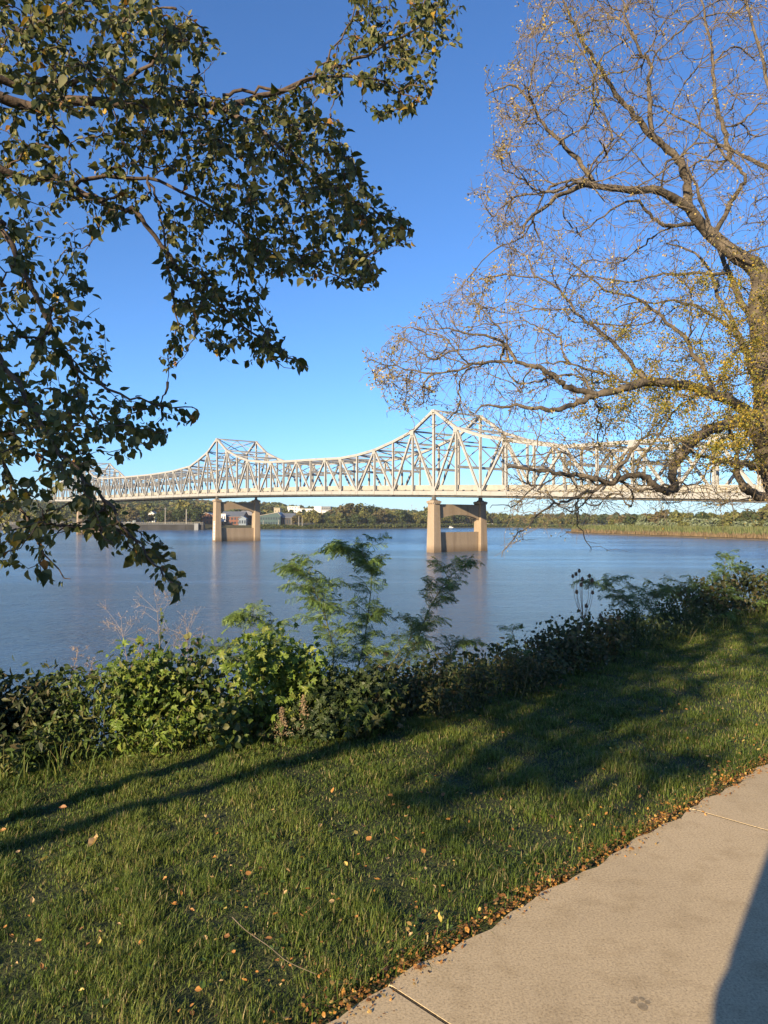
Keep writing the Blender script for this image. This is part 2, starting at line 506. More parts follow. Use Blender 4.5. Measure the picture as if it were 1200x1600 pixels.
# ------------------------------------------------------------------ bridge
D1 = 215.0
O1 = P(678, 862, D1); O1[2] = 0
U = np.array((-.621, .784, 0)); U /= np.linalg.norm(U)
W = np.array((.784, .621, 0)); W /= np.linalg.norm(W)
PAN, BW = 9.2, 18.8
bridge = empty('truss_bridge', (O1[0], O1[1], WATER_Z), 'long pale cantilever truss road bridge on concrete piers crossing the river', 'bridge')
def bxy(k): return O1 + U * PAN * k
def z_at(k, py):     # height of the near truss at panel k where the photograph has it
    q = bxy(k); return CAM_Z + ((CY - py) / F_PX * cP + sP) / (cP - (CY - py) / F_PX * sP) * q[1]
def px_at(k):
    q = bxy(k); return 600 + F_PX * q[0] / q[1]
KL, KR = 44, -11
deck_px = [(60, 782.5), (184, 779.5), (223, 777.5), (287, 774.5), (334, 772.2), (339, 771.5), (424, 770.4), (509, 770), (678, 770.6), (850, 772.3), (1000, 773.8), (1200, 775.6), (1400, 777.5)]
def decky(px):
    return float(np.interp(px, [a for a, b in deck_px], [b for a, b in deck_px]))
ks = list(range(KR, KL + 1))
zb_raw = np.array([z_at(k, decky(px_at(k))) for k in ks])
cf = np.polyfit(ks, zb_raw, 4)
ZB = {k: float(np.polyval(cf, k)) for k in ks}
tops = {0: 641.5, 1: 674, 2: 690.5, 3: 703.5, 4: 711.3, 5: 716, 6: 717.3, 7: 718.4, 8: 720, 9: 721.2, 10: 722.3, 11: 721.6, 12: 719.5, 13: 712.8, 14: 704, 15: 686,
        16: 707, 17: 719, 18: 729, 19: 732.5, 20: 736, 21: 738, 22: 739.8, 23: 741.5, 24: 742.6, 25: 743.6, 26: 744.5, 27: 745.4, 28: 746, 29: 746.6,
        -1: 668.5, -2: 680.5, -3: 688, -4: 693.5, -5: 697.5, -6: 694.5, -7: 690.5, -8: 686.5, -9: 682, -10: 677, -11: 672}
ZT = {k: z_at(k, y) for k, y in tops.items()}
h29 = ZT[29] - ZB[29]
hp = (ZT[15] - ZB[15])
for k, f in zip(range(30, 45), (0, .03, .08, .2, .48, .68, 1.0, .66, .42, .2, .08, .02, 0, 0, 0)):
    ZT[k] = ZB[k] + h29 + f * (hp - h29)
def node(k, side, top, off=0.0):
    q = bxy(k) + W * (BW * side + off)
    return np.array((q[0], q[1], ZT[k] if top else ZB[k]))
for side in (0, 1):
    for k in ks:
        big = k in (0, 15, 36)
        if k < KL:
            m1 = MB().beam(node(k, side, 1), node(k + 1, side, 1), .75, .8); m1.build('top_chord', M['steel'], bridge)
            m2 = MB().beam(node(k, side, 0), node(k + 1, side, 0), .7, 1.15); m2.build('bottom_chord', M['steel'], bridge)
        p0, p1 = node(k, side, 0), node(k, side, 1)
        p0 = p0 + (0, 0, .575); p1 = p1 - (0, 0, .4)
        wd = .78 if big else .55
        mb = MB()
        for e in (-1, 1):     # laced H post: two flanges and a web
            mb.beam(p0 + W * .26 * e, p1 + W * .26 * e, wd, .09, up=tuple(W))
        mb.beam(p0, p1, .43, .07, up=tuple(U))
        mb.build('post', M['steel'], bridge)
    # diagonals fall from these top nodes to the bottom nodes beside them
    dg = []
    for kt in (1, 3, 6, 8, 10, 12, 14, 16, 18, 21, 23, 25, 27, 29, 32, 34, 35, 37, 39, 41, 43, -1, -3, -5, -7, -9):
        dg += [(kt, kt - 1), (kt, kt + 1)]
    dg += [(5, 4), (20, 19), (5, 6)][:2] + [(31, 30)]
    for a, b in dg:
        if a in ZT and b in ZT:
            pa, pb = node(a, side, 1), node(b, side, 0)
            d = (pb - pa) / np.linalg.norm(pb - pa)
            pa, pb = pa + d * .5, pb - d * .65
            mb = MB()
            s_ = np.cross(d, W); s_ /= np.linalg.norm(s_)
            for e in (-1, 1): mb.beam(pa + W * .24 * e, pb + W * .24 * e, .6, .08, up=tuple(W))
            mb.beam(pa, pb, .4, .06, up=tuple(s_))
            mb.build('diagonal', M['steel'], bridge)
    for k in ks:              # gusset plates and the pins beneath them
        e = -1 if side == 0 else 1
        q = node(k, side, 0)
        mb = MB()
        big = k in (0, 15, 36)
        wide = 1.9 if big else (1.5 if any(k == b for a, b in dg) else .95)
        mb.beam(q + W * e * .43 - U * wide / 2 + (0, 0, .35), q + W * e * .43 + U * wide / 2 + (0, 0, .35), .1, 1.9 if wide > 1 else 1.5)
        if any(k == a for a, b in dg) or big:
            t = node(k, side, 1)
            tb = MB().beam(t + W * e * .44 - U * .75 - (0, 0, .45), t + W * e * .44 + U * .75 - (0, 0, .45), .1, 1.5)
            tb.build('gusset_plate', M['steel'], bridge)
        mb.build('gusset_plate', M['steel'], bridge)
for k in ks:                  # bracing across: top strut, sway frame, top laterals, floor beam
    a, b = node(k, 0, 1), node(k, 1, 1)
    MB().beam(a + W * .38, b - W * .38, .4, .5).build('top_strut', M['steel'], bridge)
    hgt = ZT[k] - ZB[k]
    zs = ZB[k] + 7.3
    mb = MB()
    if hgt > 9.2:
        pa, pb = node(k, 0, 0) + W * .36, node(k, 1, 0) - W * .36
        pa[2] = pb[2] = zs
        if k % 2: mb.beam(pa, pb, .4, .75)
        c = (a + b) / 2
        if hgt > 13:
            for lo in np.arange(zs, ZT[k] - 3, max(6.0, (ZT[k] - zs) / 2.01)):
                hi = min(lo + max(6.0, (ZT[k] - zs) / 2.01), ZT[k])
                la = pa.copy(); la[2] = lo; hb = pb.copy(); hb[2] = hi; lb = pb.copy(); lb[2] = lo; ha = pa.copy(); ha[2] = hi
                mid = (ha + hb) / 2
                mb.beam(la, mid, .22, .25); mb.beam(lb, mid, .22, .25)
                if lo > zs + 1: mb.beam(la, lb, .3, .4)
        else:
            mb.beam(pa, c - (0, 0, .3), .22, .25); mb.beam(pb, c - (0, 0, .3), .22, .25)
    else:
        pa, pb = a + W * .36, b - W * .36
        q1, q2 = a + W * 3 - (0, 0, .2), b - W * 3 - (0, 0, .2)
        mb.beam(pa - (0, 0, 2.2), q1, .2, .25); mb.beam(pb - (0, 0, 2.2), q2, .2, .25)
    mb.build('sway_frame', M['steel'], bridge)
    if k < KL:
        mb = MB()
        c, d = node(k + 1, 0, 1), node(k + 1, 1, 1)
        mb.beam(a + W * .38, d - W * .38, .22, .25)
        mb.beam(b - W * .38 + (0, 0, .27), c + W * .38 + (0, 0, .27), .22, .25)
        mb.build('lateral_brace', M['steel'], bridge)
    p, q = node(k, 0, 0) + W * .36, node(k, 1, 0) - W * .36
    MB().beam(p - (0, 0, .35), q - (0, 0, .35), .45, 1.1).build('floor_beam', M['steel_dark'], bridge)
def strip(offs, zs, m, name, par):
    # closed cross-section swept along the deck: offs = across, zs = above bottom chord
    mb = MB(); V = []
    for k in ks:
        for o_, z_ in zip(offs, zs):
            q = bxy(k) + W * o_; V.append((q[0], q[1], ZB[k] + z_))
    c = len(offs); Q = []
    for i in range(len(ks) - 1):
        for j in range(c): Q.append((i * c + j, i * c + (j + 1) % c, (i + 1) * c + (j + 1) % c, (i + 1) * c + j))
    mb.add(V, Q); return mb.build(name, m, par, recalc=True)
strip([.9, BW - .9, BW - .9, .9], [.22, .22, .75, .75], M['asphalt'], 'deck_slab', bridge)
for s0, sgn in ((0, 1), (BW, -1)):
    strip([s0 + sgn * .95, s0 + sgn * 1.25, s0 + sgn * 1.25, s0 + sgn * .95], [.98, .98, 2.3, 2.3], M['parapet'], 'parapet', bridge)
for s0 in (.45, BW - .45):
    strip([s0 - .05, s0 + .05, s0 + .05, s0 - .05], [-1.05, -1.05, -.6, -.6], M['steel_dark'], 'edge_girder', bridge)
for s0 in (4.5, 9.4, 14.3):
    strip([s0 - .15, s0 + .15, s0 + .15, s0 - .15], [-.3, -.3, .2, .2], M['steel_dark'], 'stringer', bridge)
# piers
def pier(k, gauge):
    base = bxy(k)
    z0, zt = WATER_Z - 2, ZB[k] - 2.2
    par = MB()
    def fr(w_, z_, u_):
        q = base + W * w_ + U * u_; return (q[0], q[1], z_)
    H = zt - WATER_Z
    web_h, crown, spring = 5.7, H - 4.0, H - 5.6
    par.prism([(1.0, z0), (BW - 1.0, z0), (BW - 1.0, WATER_Z + web_h), (1.0, WATER_Z + web_h)], -.5, .5, fr)
    pr = par.build('pier', M['pier'], bridge, recalc=True)
    for c in (0, BW):
        mb = MB()
        hb, ht = (1.5, 1.6), (1.15, 1.3)
        V = []
        for zz, (hw, hu) in ((z0, hb), (WATER_Z + 2.2, (1.42, 1.55)), (zt - .9, ht)):
            ch = .07
            for dw, du in ((-hw, -hu + ch), (-hw + ch, -hu), (hw - ch, -hu), (hw, -hu + ch), (hw, hu - ch), (hw - ch, hu), (-hw + ch, hu), (-hw, hu - ch)):
                V.append(fr(c + dw, zz, du))
        Q = [(r * 8 + i, r * 8 + (i + 1) % 8, r * 8 + 8 + (i + 1) % 8, r * 8 + 8 + i) for r in range(2) for i in range(8)]
        mb.add(V, Q); mb.polys.append([16 + i for i in range(8)])
        mb.build('column', M['pier'], pr, recalc=True)
        cp = MB()
        ax = np.stack((W, U, (0, 0, 1)), 1)
        q = np.array(fr(c, 0, 0))
        cp.box(q + (0, 0, zt - .35), (2.9, 3.2, .5), M3=ax)
        cp.box(q + (0, 0, zt - .02), (2.4, 2.7, .16), M3=ax)
        for t in np.linspace(-1.05, 1.05, 4):
            for e in (-1, 1):
                cp.box(q + U * t + W * e * 1.32 + (0, 0, zt - .75), (.28, .4, .3), M3=ax)
                cp.box(q + W * t * .9 + U * e * 1.48 + (0, 0, zt - .75), (.38, .26, .3), M3=ax)
        cp.build('capital', M['pier'], pr)
        bb = MB()
        bb.box(q + (0, 0, zt + .2), (1.5, 1.6, .28), M3=ax)
        bb.box(q + (0, 0, (zt + .34 + ZB[k] - .576) / 2), (.7, 1.3, ZB[k] - .576 - zt - .34), M3=ax, taper=.75)
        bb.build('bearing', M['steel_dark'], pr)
    pts = []
    top = H - .95
    n = 18
    for i in range(n + 1):
        f = i / n; w_ = 1.2 + (BW - 2.4) * f
        pts.append((w_, WATER_Z + spring + (crown - spring) * (1 - (2 * f - 1) ** 2) ** .75))
    poly = pts + [(BW - 1.2, WATER_Z + top), (1.2, WATER_Z + top)]
    ab = MB(); V = []
    for u_ in (-.7, .7):
        V += [fr(a, b, u_) for a, b in pts] + [fr(a, WATER_Z + top, u_) for a, b in pts]
    m1 = n + 1; Q = []
    for i in range(n):
        Q += [(i, i + 1, m1 + i + 1, m1 + i), (2 * m1 + i, 3 * m1 + i, 3 * m1 + i + 1, 2 * m1 + i + 1),
              (i, 2 * m1 + i, 2 * m1 + i + 1, i + 1), (m1 + i, m1 + i + 1, 3 * m1 + i + 1, 3 * m1 + i)]
    ab.add(V, Q); ab.build('arched_beam', M['pier'], pr, recalc=True)
    if gauge:                # painted depth gauge up the corner of the near column
        gm = MB(); gb = MB(); ax = np.stack((W, U, (0, 0, 1)), 1)
        def face_w(z): return -(1.42 + (1.15 - 1.42) * (z - 2.2) / (H - 3.1)) if z > 2.2 else -(1.5 - .08 * (z + 2) / 4.2)
        for i in range(6):
            za, zc = .6 + i * 1.35, .6 + (i + 1) * 1.35
            V = [fr(face_w(z) - .02 - d, WATER_Z + z, u_) for d in (0, .03) for z in (za, zc) for u_ in (-.95, .55)]
            gm.add(V, [(0, 1, 3, 2), (4, 6, 7, 5), (0, 2, 6, 4), (1, 5, 7, 3), (0, 4, 5, 1), (2, 3, 7, 6)])
            zz = WATER_Z + (za + zc) / 2
            fw = face_w((za + zc) / 2) - .068
            for u_, dz, su, sz in ((-.55, 0, .12, .5), (-.2, .22, .5, .1), (-.2, -.22, .5, .1), (.05, 0, .1, .5), (-.2, 0, .4, .1))[: 3 + i % 3]:
                q = np.array(fr(fw, zz + dz, u_)); gb.box(q, (.03, su, sz), M3=ax)
        go = gm.build('depth_gauge', M['white_paint'], pr)
        gb.build('gauge_mark', M['black_paint_and_hole'], pr)
    return pr
pier(0, False); pier(15, True); pier(36, False)

# ------------------------------------------------------------------ far shore
def far_strip(name, pts, m, kind='structure'):
    # pts: list of (px, near depth, top rise, back depth, back py)
    V = []; Q = []
    for i, (px, Y0, rise, Y1, py1) in enumerate(pts):
        sx = (px - 600) / F_PX
        zb = CAM_Z + Y1 * (812 - py1) / F_PX
        V += [(sx * Y0, Y0, WATER_Z - 1), (sx * (Y0 + 1.5), Y0 + 1.5, WATER_Z + .4), (sx * (Y0 + 10), Y0 + 10, WATER_Z + rise), (sx * (Y0 + 90), Y0 + 90, WATER_Z + rise + .8), (sx * Y1, Y1, zb), (sx * (Y1 + 900), Y1 + 900, zb - 20)]
    for i in range(len(pts) - 1):
        for j in range(5): Q.append((i * 6 + j, i * 6 + 6 + j, i * 6 + 7 + j, i * 6 + 1 + j))
    mb = MB().add(V, Q)
    return tag(mb.build(name, m, smooth=True), kind=kind)
shore = [(-700, 600, 4, 1500, 792), (-200, 660, 5, 1500, 790), (0, 690, 5, 1500, 791), (150, 690, 5, 1500, 790), (245, 690, 5, 1500, 788), (320, 695, 5, 1500, 791), (340, 735, 4, 1500, 793), (420, 740, 3.5, 1500, 795), (480, 745, 3, 1600, 798), (540, 765, 3, 1700, 802),
         (600, 790, 2.5, 1800, 804), (670, 830, 2.5, 1900, 807), (740, 900, 2, 1900, 811), (790, 900, 2, 1900, 812.5), (850, 850, 2, 2000, 814), (900, 800, 2, 2000, 814.5), (1000, 900, 2, 2000, 814), (1300, 900, 2, 2000, 812), (2000, 900, 2, 2000, 812)]
far_bank = far_strip('far_bank', shore, M['far_ground'])
def sh(px, i): return float(np.interp(px, [s[0] for s in shore], [s[i] for s in shore]))
# island spit on the right
isl = [(884, 540, 523), (900, 540, 508), (930, 560, 480), (970, 600, 450), (1020, 620, 418), (1080, 640, 385), (1140, 640, 357), (1200, 640, 333), (1300, 640, 300), (1500, 600, 250)]
V = []; Q = []
for px, Yb, Yf in isl:
    sx = (px - 600) / F_PX
    V += [(sx * (Yf - .5), Yf - .5, WATER_Z - .6), (sx * (Yf + 3), Yf + 3, WATER_Z + .5), (sx * (Yf + 9), Yf + 9, WATER_Z + 1.0), (sx * Yb, Yb, WATER_Z + 1.2), (sx * (Yb + 5), Yb + 5, WATER_Z - 1)]
for i in range(len(isl) - 1):
    for j in range(4): Q.append((i * 5 + j, i * 5 + 5 + j, i * 5 + 6 + j, i * 5 + 1 + j))
tag(MB().add(V, Q).build('island_shore', M['sand'], smooth=True), kind='structure')
def iY(px): return float(np.interp(px, [s[0] for s in isl], [s[2] for s in isl]))

# clumped crown built from many leaf-clump faces
QT = np.array([(-.5, -.5, 0), (.5, -.5, .12), (.5, .5, -.1), (-.5, .5, .1)])
QF = np.array([(0, 1, 2, 3)])
def rand_dirs(n, r):
    v = r.normal(size=(n, 3)); return v / np.linalg.norm(v, axis=1)[:, None]
def crown_arrays(r, n, blobs, size, cols, shell=.45):
    # blobs: list of (centre, radii)
    pos, nor = [], []
    vol = np.array([np.prod(b[1]) ** (2 / 3) for b in blobs]); vol /= vol.sum()
    for (c, rad), f in zip(blobs, vol):
        k = max(6, int(n * f)); d = rand_dirs(k, r)
        rr = (shell + (1 - shell) * r.random(k)) [:, None]
        lump = (1 + .16 * np.sin(5 * d[:, 0:1] + 3 * d[:, 2:3]) + .12 * np.sin(9 * d[:, 1:2] - 4 * d[:, 2:3]))
        pos.append(np.asarray(c) + d * rr * lump * np.asarray(rad)); nor.append(d)
    pos = np.concatenate(pos); nor = np.concatenate(nor)
    nr = nor + .7 * rand_dirs(len(pos), r)
    R = frames(rand_dirs(len(pos), r), nr)
    V, F = scatter(QT, QF, pos, R, size * (0.6 + .8 * r.random(len(pos))))
    cols = np.asarray(cols)
    c = cols[r.integers(0, len(cols), len(pos))] * (0.75 + .5 * r.random((len(pos), 1)))
    return V, F, np.repeat(c, 4, 0)
PALE = {'olive': [(0.115, 0.121, 0.040), (0.088, 0.100, 0.036), (0.135, 0.133, 0.048)], 'yellow': [(0.182, 0.161, 0.053), (0.142, 0.137, 0.044), (0.115, 0.121, 0.040)],
        'green': [(0.034, 0.052, 0.021), (0.050, 0.069, 0.028), (0.065, 0.081, 0.032)], 'brown': [(0.135, 0.105, 0.053), (0.115, 0.096, 0.048), (0.088, 0.088, 0.044)],
        'silver': [(0.149, 0.177, 0.106), (0.182, 0.213, 0.142), (0.115, 0.146, 0.076)], 'reed': [(0.149, 0.153, 0.072), (0.115, 0.137, 0.053), (0.088, 0.113, 0.040)]}
far_mesh = {}
def far_variant(kind, v):
    key = (kind, v)
    if key not in far_mesh:
        r = np.random.default_rng(hash(kind) % 1000 * 0 + sum(map(ord, kind)) * 7 + v)
        blobs = [((0, 0, .56), (.36, .36, .36))]
        for i in range(7):
            a = r.uniform(0, 6.28); q = r.uniform(.12, .3)
            blobs.append(((q * math.cos(a), q * math.sin(a), r.uniform(.26, .84)), np.array((1, 1, .85)) * r.uniform(.13, .23)))
        V, F, c = crown_arrays(r, 700, blobs, .075, PALE[kind], .45)
        t = MB(); t.tube([(0, 0, -.04), (.01, 0, .3), (.02, .01, .6)], [.035, .025, .012], 6)
        for i in range(3):
            a = i * 2.1; t.tube([(.01, 0, .25 + .05 * i), (.16 * math.cos(a), .16 * math.sin(a), .5 + .05 * i)], [.014, .006], 4)
        far_mesh[key] = (make_mesh('crown', V, [F], M['far_leaf'], c), t.mesh('trunk', M['twig']))
    return far_mesh[key]
def far_tree(kind, px, Y, h, z, label, group, wide=1.0, name='shore_tree'):
    q = (px - 600) / F_PX * Y
    e = empty(name, (q, Y, z), label, 'tree', group)
    cr, tr = far_variant(kind, random.randrange(4))
    rot = random.uniform(0, 6.28)
    for nm, me in (('crown', cr), ('trunk', tr)):
        o = bpy.data.objects.new(nm, me); link(o, e)
        o.scale = (h * wide * random.uniform(.9, 1.15), h * wide * random.uniform(.9, 1.15), h); o.rotation_euler.z = rot
    return e
KIND_WORDS = {'olive': 'olive green rounded tree', 'yellow': 'yellowing autumn tree', 'green': 'dark green bushy tree', 'brown': 'rusty brown autumn tree', 'silver': 'silvery green willow'}
def section(px):
    return ('on the far shore left of the bridge piers' if px < 330 else 'on the far shore seen through the far pier' if px < 405 else 'on the far shore between the two bridge piers' if px < 668 else 'seen through the near pier opening' if px < 757 else 'on the distant shore right of the near pier')
def ftree(kind, px, dY, h, **kw):
    h *= R2.uniform(.75, 1.18)
    row = ' by the water ' if dY < 24 else ' set back '
    Y = sh(px, 1) + dY
    z = WATER_Z + sh(px, 2) + (.4 if dY > 10 else -1)
    far_tree(kind, px, Y, h, z, KIND_WORDS[kind] + row + section(px), KIND_WORDS[kind] + 's' + row + section(px), **kw)
R2 = random.Random(5)
def pick(wts):
    return R2.choices(list(wts), list(wts.values()))[0]
px = 492.0
while px < 668:                                 # the wood between the piers, two rows
    ftree(pick({'olive': 4, 'yellow': 3, 'green': 4, 'brown': 1}), px, R2.uniform(8, 22), R2.uniform(13, 20) * (.52 if px < 528 else 1 if px < 600 else .85))
    ftree(pick({'olive': 4, 'yellow': 3, 'green': 1, 'brown': 1}), px + 3, R2.uniform(35, 70), R2.uniform(17, 23) * (.5 if px < 528 else 1.0 if px < 600 else .85))
    px += R2.uniform(5.5, 8.5)
px = 668.0
while px < 905:
    f = np.interp(px, [668, 757, 800, 905], [.95, .78, .62, .62])
    ftree(pick({'olive': 4, 'yellow': 2, 'green': 4, 'brown': 2}), px, R2.uniform(8, 40), R2.uniform(17, 21) * f)
    ftree(pick({'olive': 3, 'yellow': 3, 'brown': 2}), px + 3, R2.uniform(50, 90), R2.uniform(19, 23) * f)
    px += R2.uniform(6, 9)
px = 905.0
while px < 1260:
    ftree(pick({'olive': 4, 'green': 4, 'brown': 2}), px, R2.uniform(8, 60), R2.uniform(12, 15)); px += R2.uniform(11, 15)
for px, dY, h, kd in ((182, 22, 15, 'yellow'), (196, 26, 19, 'olive'), (206, 20, 20, 'brown'), (222, 24, 15, 'green'), (236, 40, 12, 'brown'), (247, 30, 12, 'green'), (256, 28, 13, 'green'), (272, 32, 14, 'green'), (281, 28, 15, 'green'),
                      (288, 50, 22, 'yellow'), (299, 30, 17, 'green'), (308, 26, 15, 'green'), (314, 60, 20, 'olive'), (20, 30, 16, 'olive'), (60, 24, 15, 'green'), (95, 30, 18, 'olive'), (130, 26, 15, 'green'), (160, 30, 18, 'olive'), (-30, 30, 17, 'green'),
                      (461, 18, 13, 'brown'), (472, 22, 13, 'brown'), (479, 16, 16, 'yellow'), (487, 20, 19, 'olive'), (495, 14, 15, 'yellow'), (352, 60, 12, 'green'), (446, 120, 15, 'olive')):
    ftree(kd, px, dY, h)
px = 165.0
while px < 335:
    ftree(pick({'olive': 3, 'yellow': 3, 'brown': 2}), px, R2.uniform(110, 170), R2.uniform(17, 22)); px += R2.uniform(8, 11)
# island: willows in front, taller trees behind
px = 906.0
while px < 1235:
    Y = iY(px)
    g = np.interp(px, [900, 950, 1000, 1100, 1200], [.45, .62, .8, .95, 1.0])
    kd = pick({'silver': 6, 'olive': 2}) if px > 960 else pick({'green': 3, 'olive': 4})
    far_tree(kd, px, Y + R2.uniform(22, 34), R2.uniform(7.5, 11.5) * g, WATER_Z + .7, KIND_WORDS[kd] + ' in the front row on the sandy island', KIND_WORDS[kd] + 's in the front row on the island', 1.15, 'island_tree')
    px += R2.uniform(8, 12)
px = 960.0
while px < 1235:
    Y = iY(px)
    g = np.interp(px, [940, 1000, 1100, 1200], [.7, .92, 1.0, 1.05])
    kd = pick({'olive': 4, 'silver': 2, 'green': 3, 'brown': 1})
    far_tree(kd, px, Y + R2.uniform(52, 90), R2.uniform(10.5, 16.5) * g, WATER_Z + .8, KIND_WORDS[kd] + ' standing tall behind the willows on the island', KIND_WORDS[kd] + 's behind the willows on the island', 1.0, 'island_tree')
    px += R2.uniform(7, 11)
# reeds on the island's edge
r = np.random.default_rng(3)
n = 22000
pxs = r.uniform(893, 1230, n); off = r.uniform(3, 24, n) * np.interp(pxs, [893, 930], [.35, 1])
Ys = np.array([iY(p) for p in pxs]) + off
pos = np.stack(((pxs - 600) / F_PX * Ys, Ys, np.full(n, WATER_Z + .8)), 1)
hh = r.uniform(1.6, 5.2, n) * np.clip(off / 8, .22, 1.1)
tv = np.array([(-.5, 0, 0), (.5, 0, 0), (.3, 0, .6), (-.25, .02, 1.0)]); ang = r.uniform(-1, 1, n)
R = np.zeros((n, 3, 3)); R[:, 0, 0] = np.cos(ang); R[:, 1, 0] = np.sin(ang); R[:, 0, 1] = -np.sin(ang); R[:, 1, 1] = np.cos(ang); R[:, 2, 2] = 1
V, F = scatter(tv, QF, pos, R, np.stack((r.uniform(.25, .8, n), np.ones(n), hh), 1))
c = np.array(PALE['reed'])[r.integers(0, 3, n)] * r.uniform(.7, 1.3, (n, 1))
c[off < 5] = np.array((.17, .125, .075)) * r.uniform(.7, 1.1, ((off < 5).sum(), 1))
tag(link(bpy.data.objects.new('reeds', make_mesh('reeds', V, [F], M['far_leaf'], np.repeat(c, 4, 0)))), 'tan and green reeds along the sandy island edge', 'reeds', kind='stuff')
# low dark scrub down at the far waterline
n = 9000
pxs = r.uniform(405, 905, n); off = r.uniform(1.2, 9, n)
Ys = np.array([sh(p, 1) for p in pxs]) + off
pos = np.stack(((pxs - 600) / F_PX * Ys, Ys, WATER_Z + .6 + off * np.array([sh(p, 2) for p in pxs]) / 10 + r.uniform(0, 2.2, n) * np.where(pxs < 490, .35, 1)), 1)
V, F = scatter(QT, QF, pos, frames(rand_dirs(n, r), rand_dirs(n, r) + np.array((-.3, -.6, .5))), r.uniform(.6, 1.7, n))
c = np.array(PALE['green'] + PALE['olive'][:1])[r.integers(0, 4, n)] * r.uniform(.6, 1.2, (n, 1))
tag(link(bpy.data.objects.new('shore_scrub', make_mesh('shore_scrub', V, [F], M['far_leaf'], np.repeat(c, 4, 0)))), 'low dark scrub along the far waterline', 'scrub', kind='stuff')
# wooded hills far behind
crest = [(-500, 782), (0, 784), (200, 784.5), (245, 781.5), (270, 783.5), (300, 782.5), (335, 787), (380, 788), (412, 788), (435, 789.5), (455, 793), (500, 796.5), (540, 795.5), (600, 798), (660, 802), (690, 804), (750, 809), (800, 812.2), (860, 813), (1250, 812.5)]
n = 5200
pxs = r.uniform(-300, 1250, n)
dep = r.uniform(0, 1, n) ** .7
Y0 = np.interp(pxs, [s[0] for s in shore], [s[1] for s in shore]) + 180
Y1 = np.full(n, 1500.) + np.clip(pxs - 450, 0, 500)
Ys = Y0 + (Y1 - Y0) * dep
cp = np.interp(pxs, [a for a, b in crest], [b for a, b in crest])
zc = CAM_Z + Y1 * (812 - cp) / F_PX
zlow = np.full(n, WATER_Z + 4.)
zz = zlow + (zc - 9 - zlow) * dep ** 1.1
pos = np.stack(((pxs - 600) / F_PX * Ys, Ys, zz), 1)
acc = MB()
CT = rand_dirs(26, r)
for b in range(6):
    sel = np.arange(n)[b::6]
    d = rand_dirs(30, r); d[:, 2] = np.abs(d[:, 2]) * 1.0 - .15
    tR = frames(rand_dirs(30, r), d + .4 * rand_dirs(30, r))
    tv, tf = scatter(QT, QF, d * np.array((.5, .5, .75)) + (0, 0, .3), tR, np.full(30, .42))
    a = r.uniform(0, 6.28, len(sel)); R = np.zeros((len(sel), 3, 3)); R[:, 0, 0] = np.cos(a); R[:, 1, 0] = np.sin(a); R[:, 0, 1] = -np.sin(a); R[:, 1, 1] = np.cos(a); R[:, 2, 2] = 1
    V, F = scatter(tv, tf, pos[sel], R, np.stack([r.uniform(9, 15, len(sel))] * 2 + [r.uniform(9, 15, len(sel))], 1))
    cc = np.array(PALE['olive'] + PALE['green'] * 2 + PALE['brown'][:1] + PALE['yellow'][:1])[r.integers(0, 11, len(sel))] * r.uniform(.7, 1.2, (len(sel), 1))
    acc.add(V, F, col=np.repeat(cc, len(tv), 0))
hw = tag(acc.build('hillside_woods', M['far_leaf']), 'distant wooded hills rising behind the far shore', 'woods', kind='stuff')

# buildings on the far shore
def Zp(py, Y): return CAM_Z + Y * (812 - py) / F_PX
def Xp(px, Y): return (px - 600) / F_PX * Y
def block(name, label, x0, x1, ytop, Y, m, deep, base_z=None, roof=None, rot=0.0, rows=0, cols=0, cat='building', wm='window', ws=(.5, .5)):
    Xa, Xb = Xp(x0, Y), Xp(x1, Y); zt = Zp(ytop, Y); zb = WATER_Z + 3 if base_z is None else base_z
    e = empty(name, ((Xa + Xb) / 2, Y, zb), label, cat)
    wd = Xb - Xa; h = zt - zb
    e.rotation_euler.z = rot
    mb = MB().box((0, deep / 2, h / 2 - .5), (wd, deep, h + 1)); o = bpy.data.objects.new('wall', mb.mesh('wall', m)); link(o, e)
    mb = MB().box((0, deep / 2, h + .25), (wd + .8, deep + .8, .5)); link(bpy.data.objects.new('roof', mb.mesh('roof', roof or m)), e)
    if rows:
        cw, ch = wd / cols, h / rows
        me = MB().box((0, 0, 0), (cw * ws[0], .3, ch * ws[1])).mesh('window', M[wm])
        for i in range(cols):
            for j in range(rows):
                o = bpy.data.objects.new('window', me); link(o, e); o.location = (-wd / 2 + cw * (i + .5), -.1, ch * (j + .5))
    return e
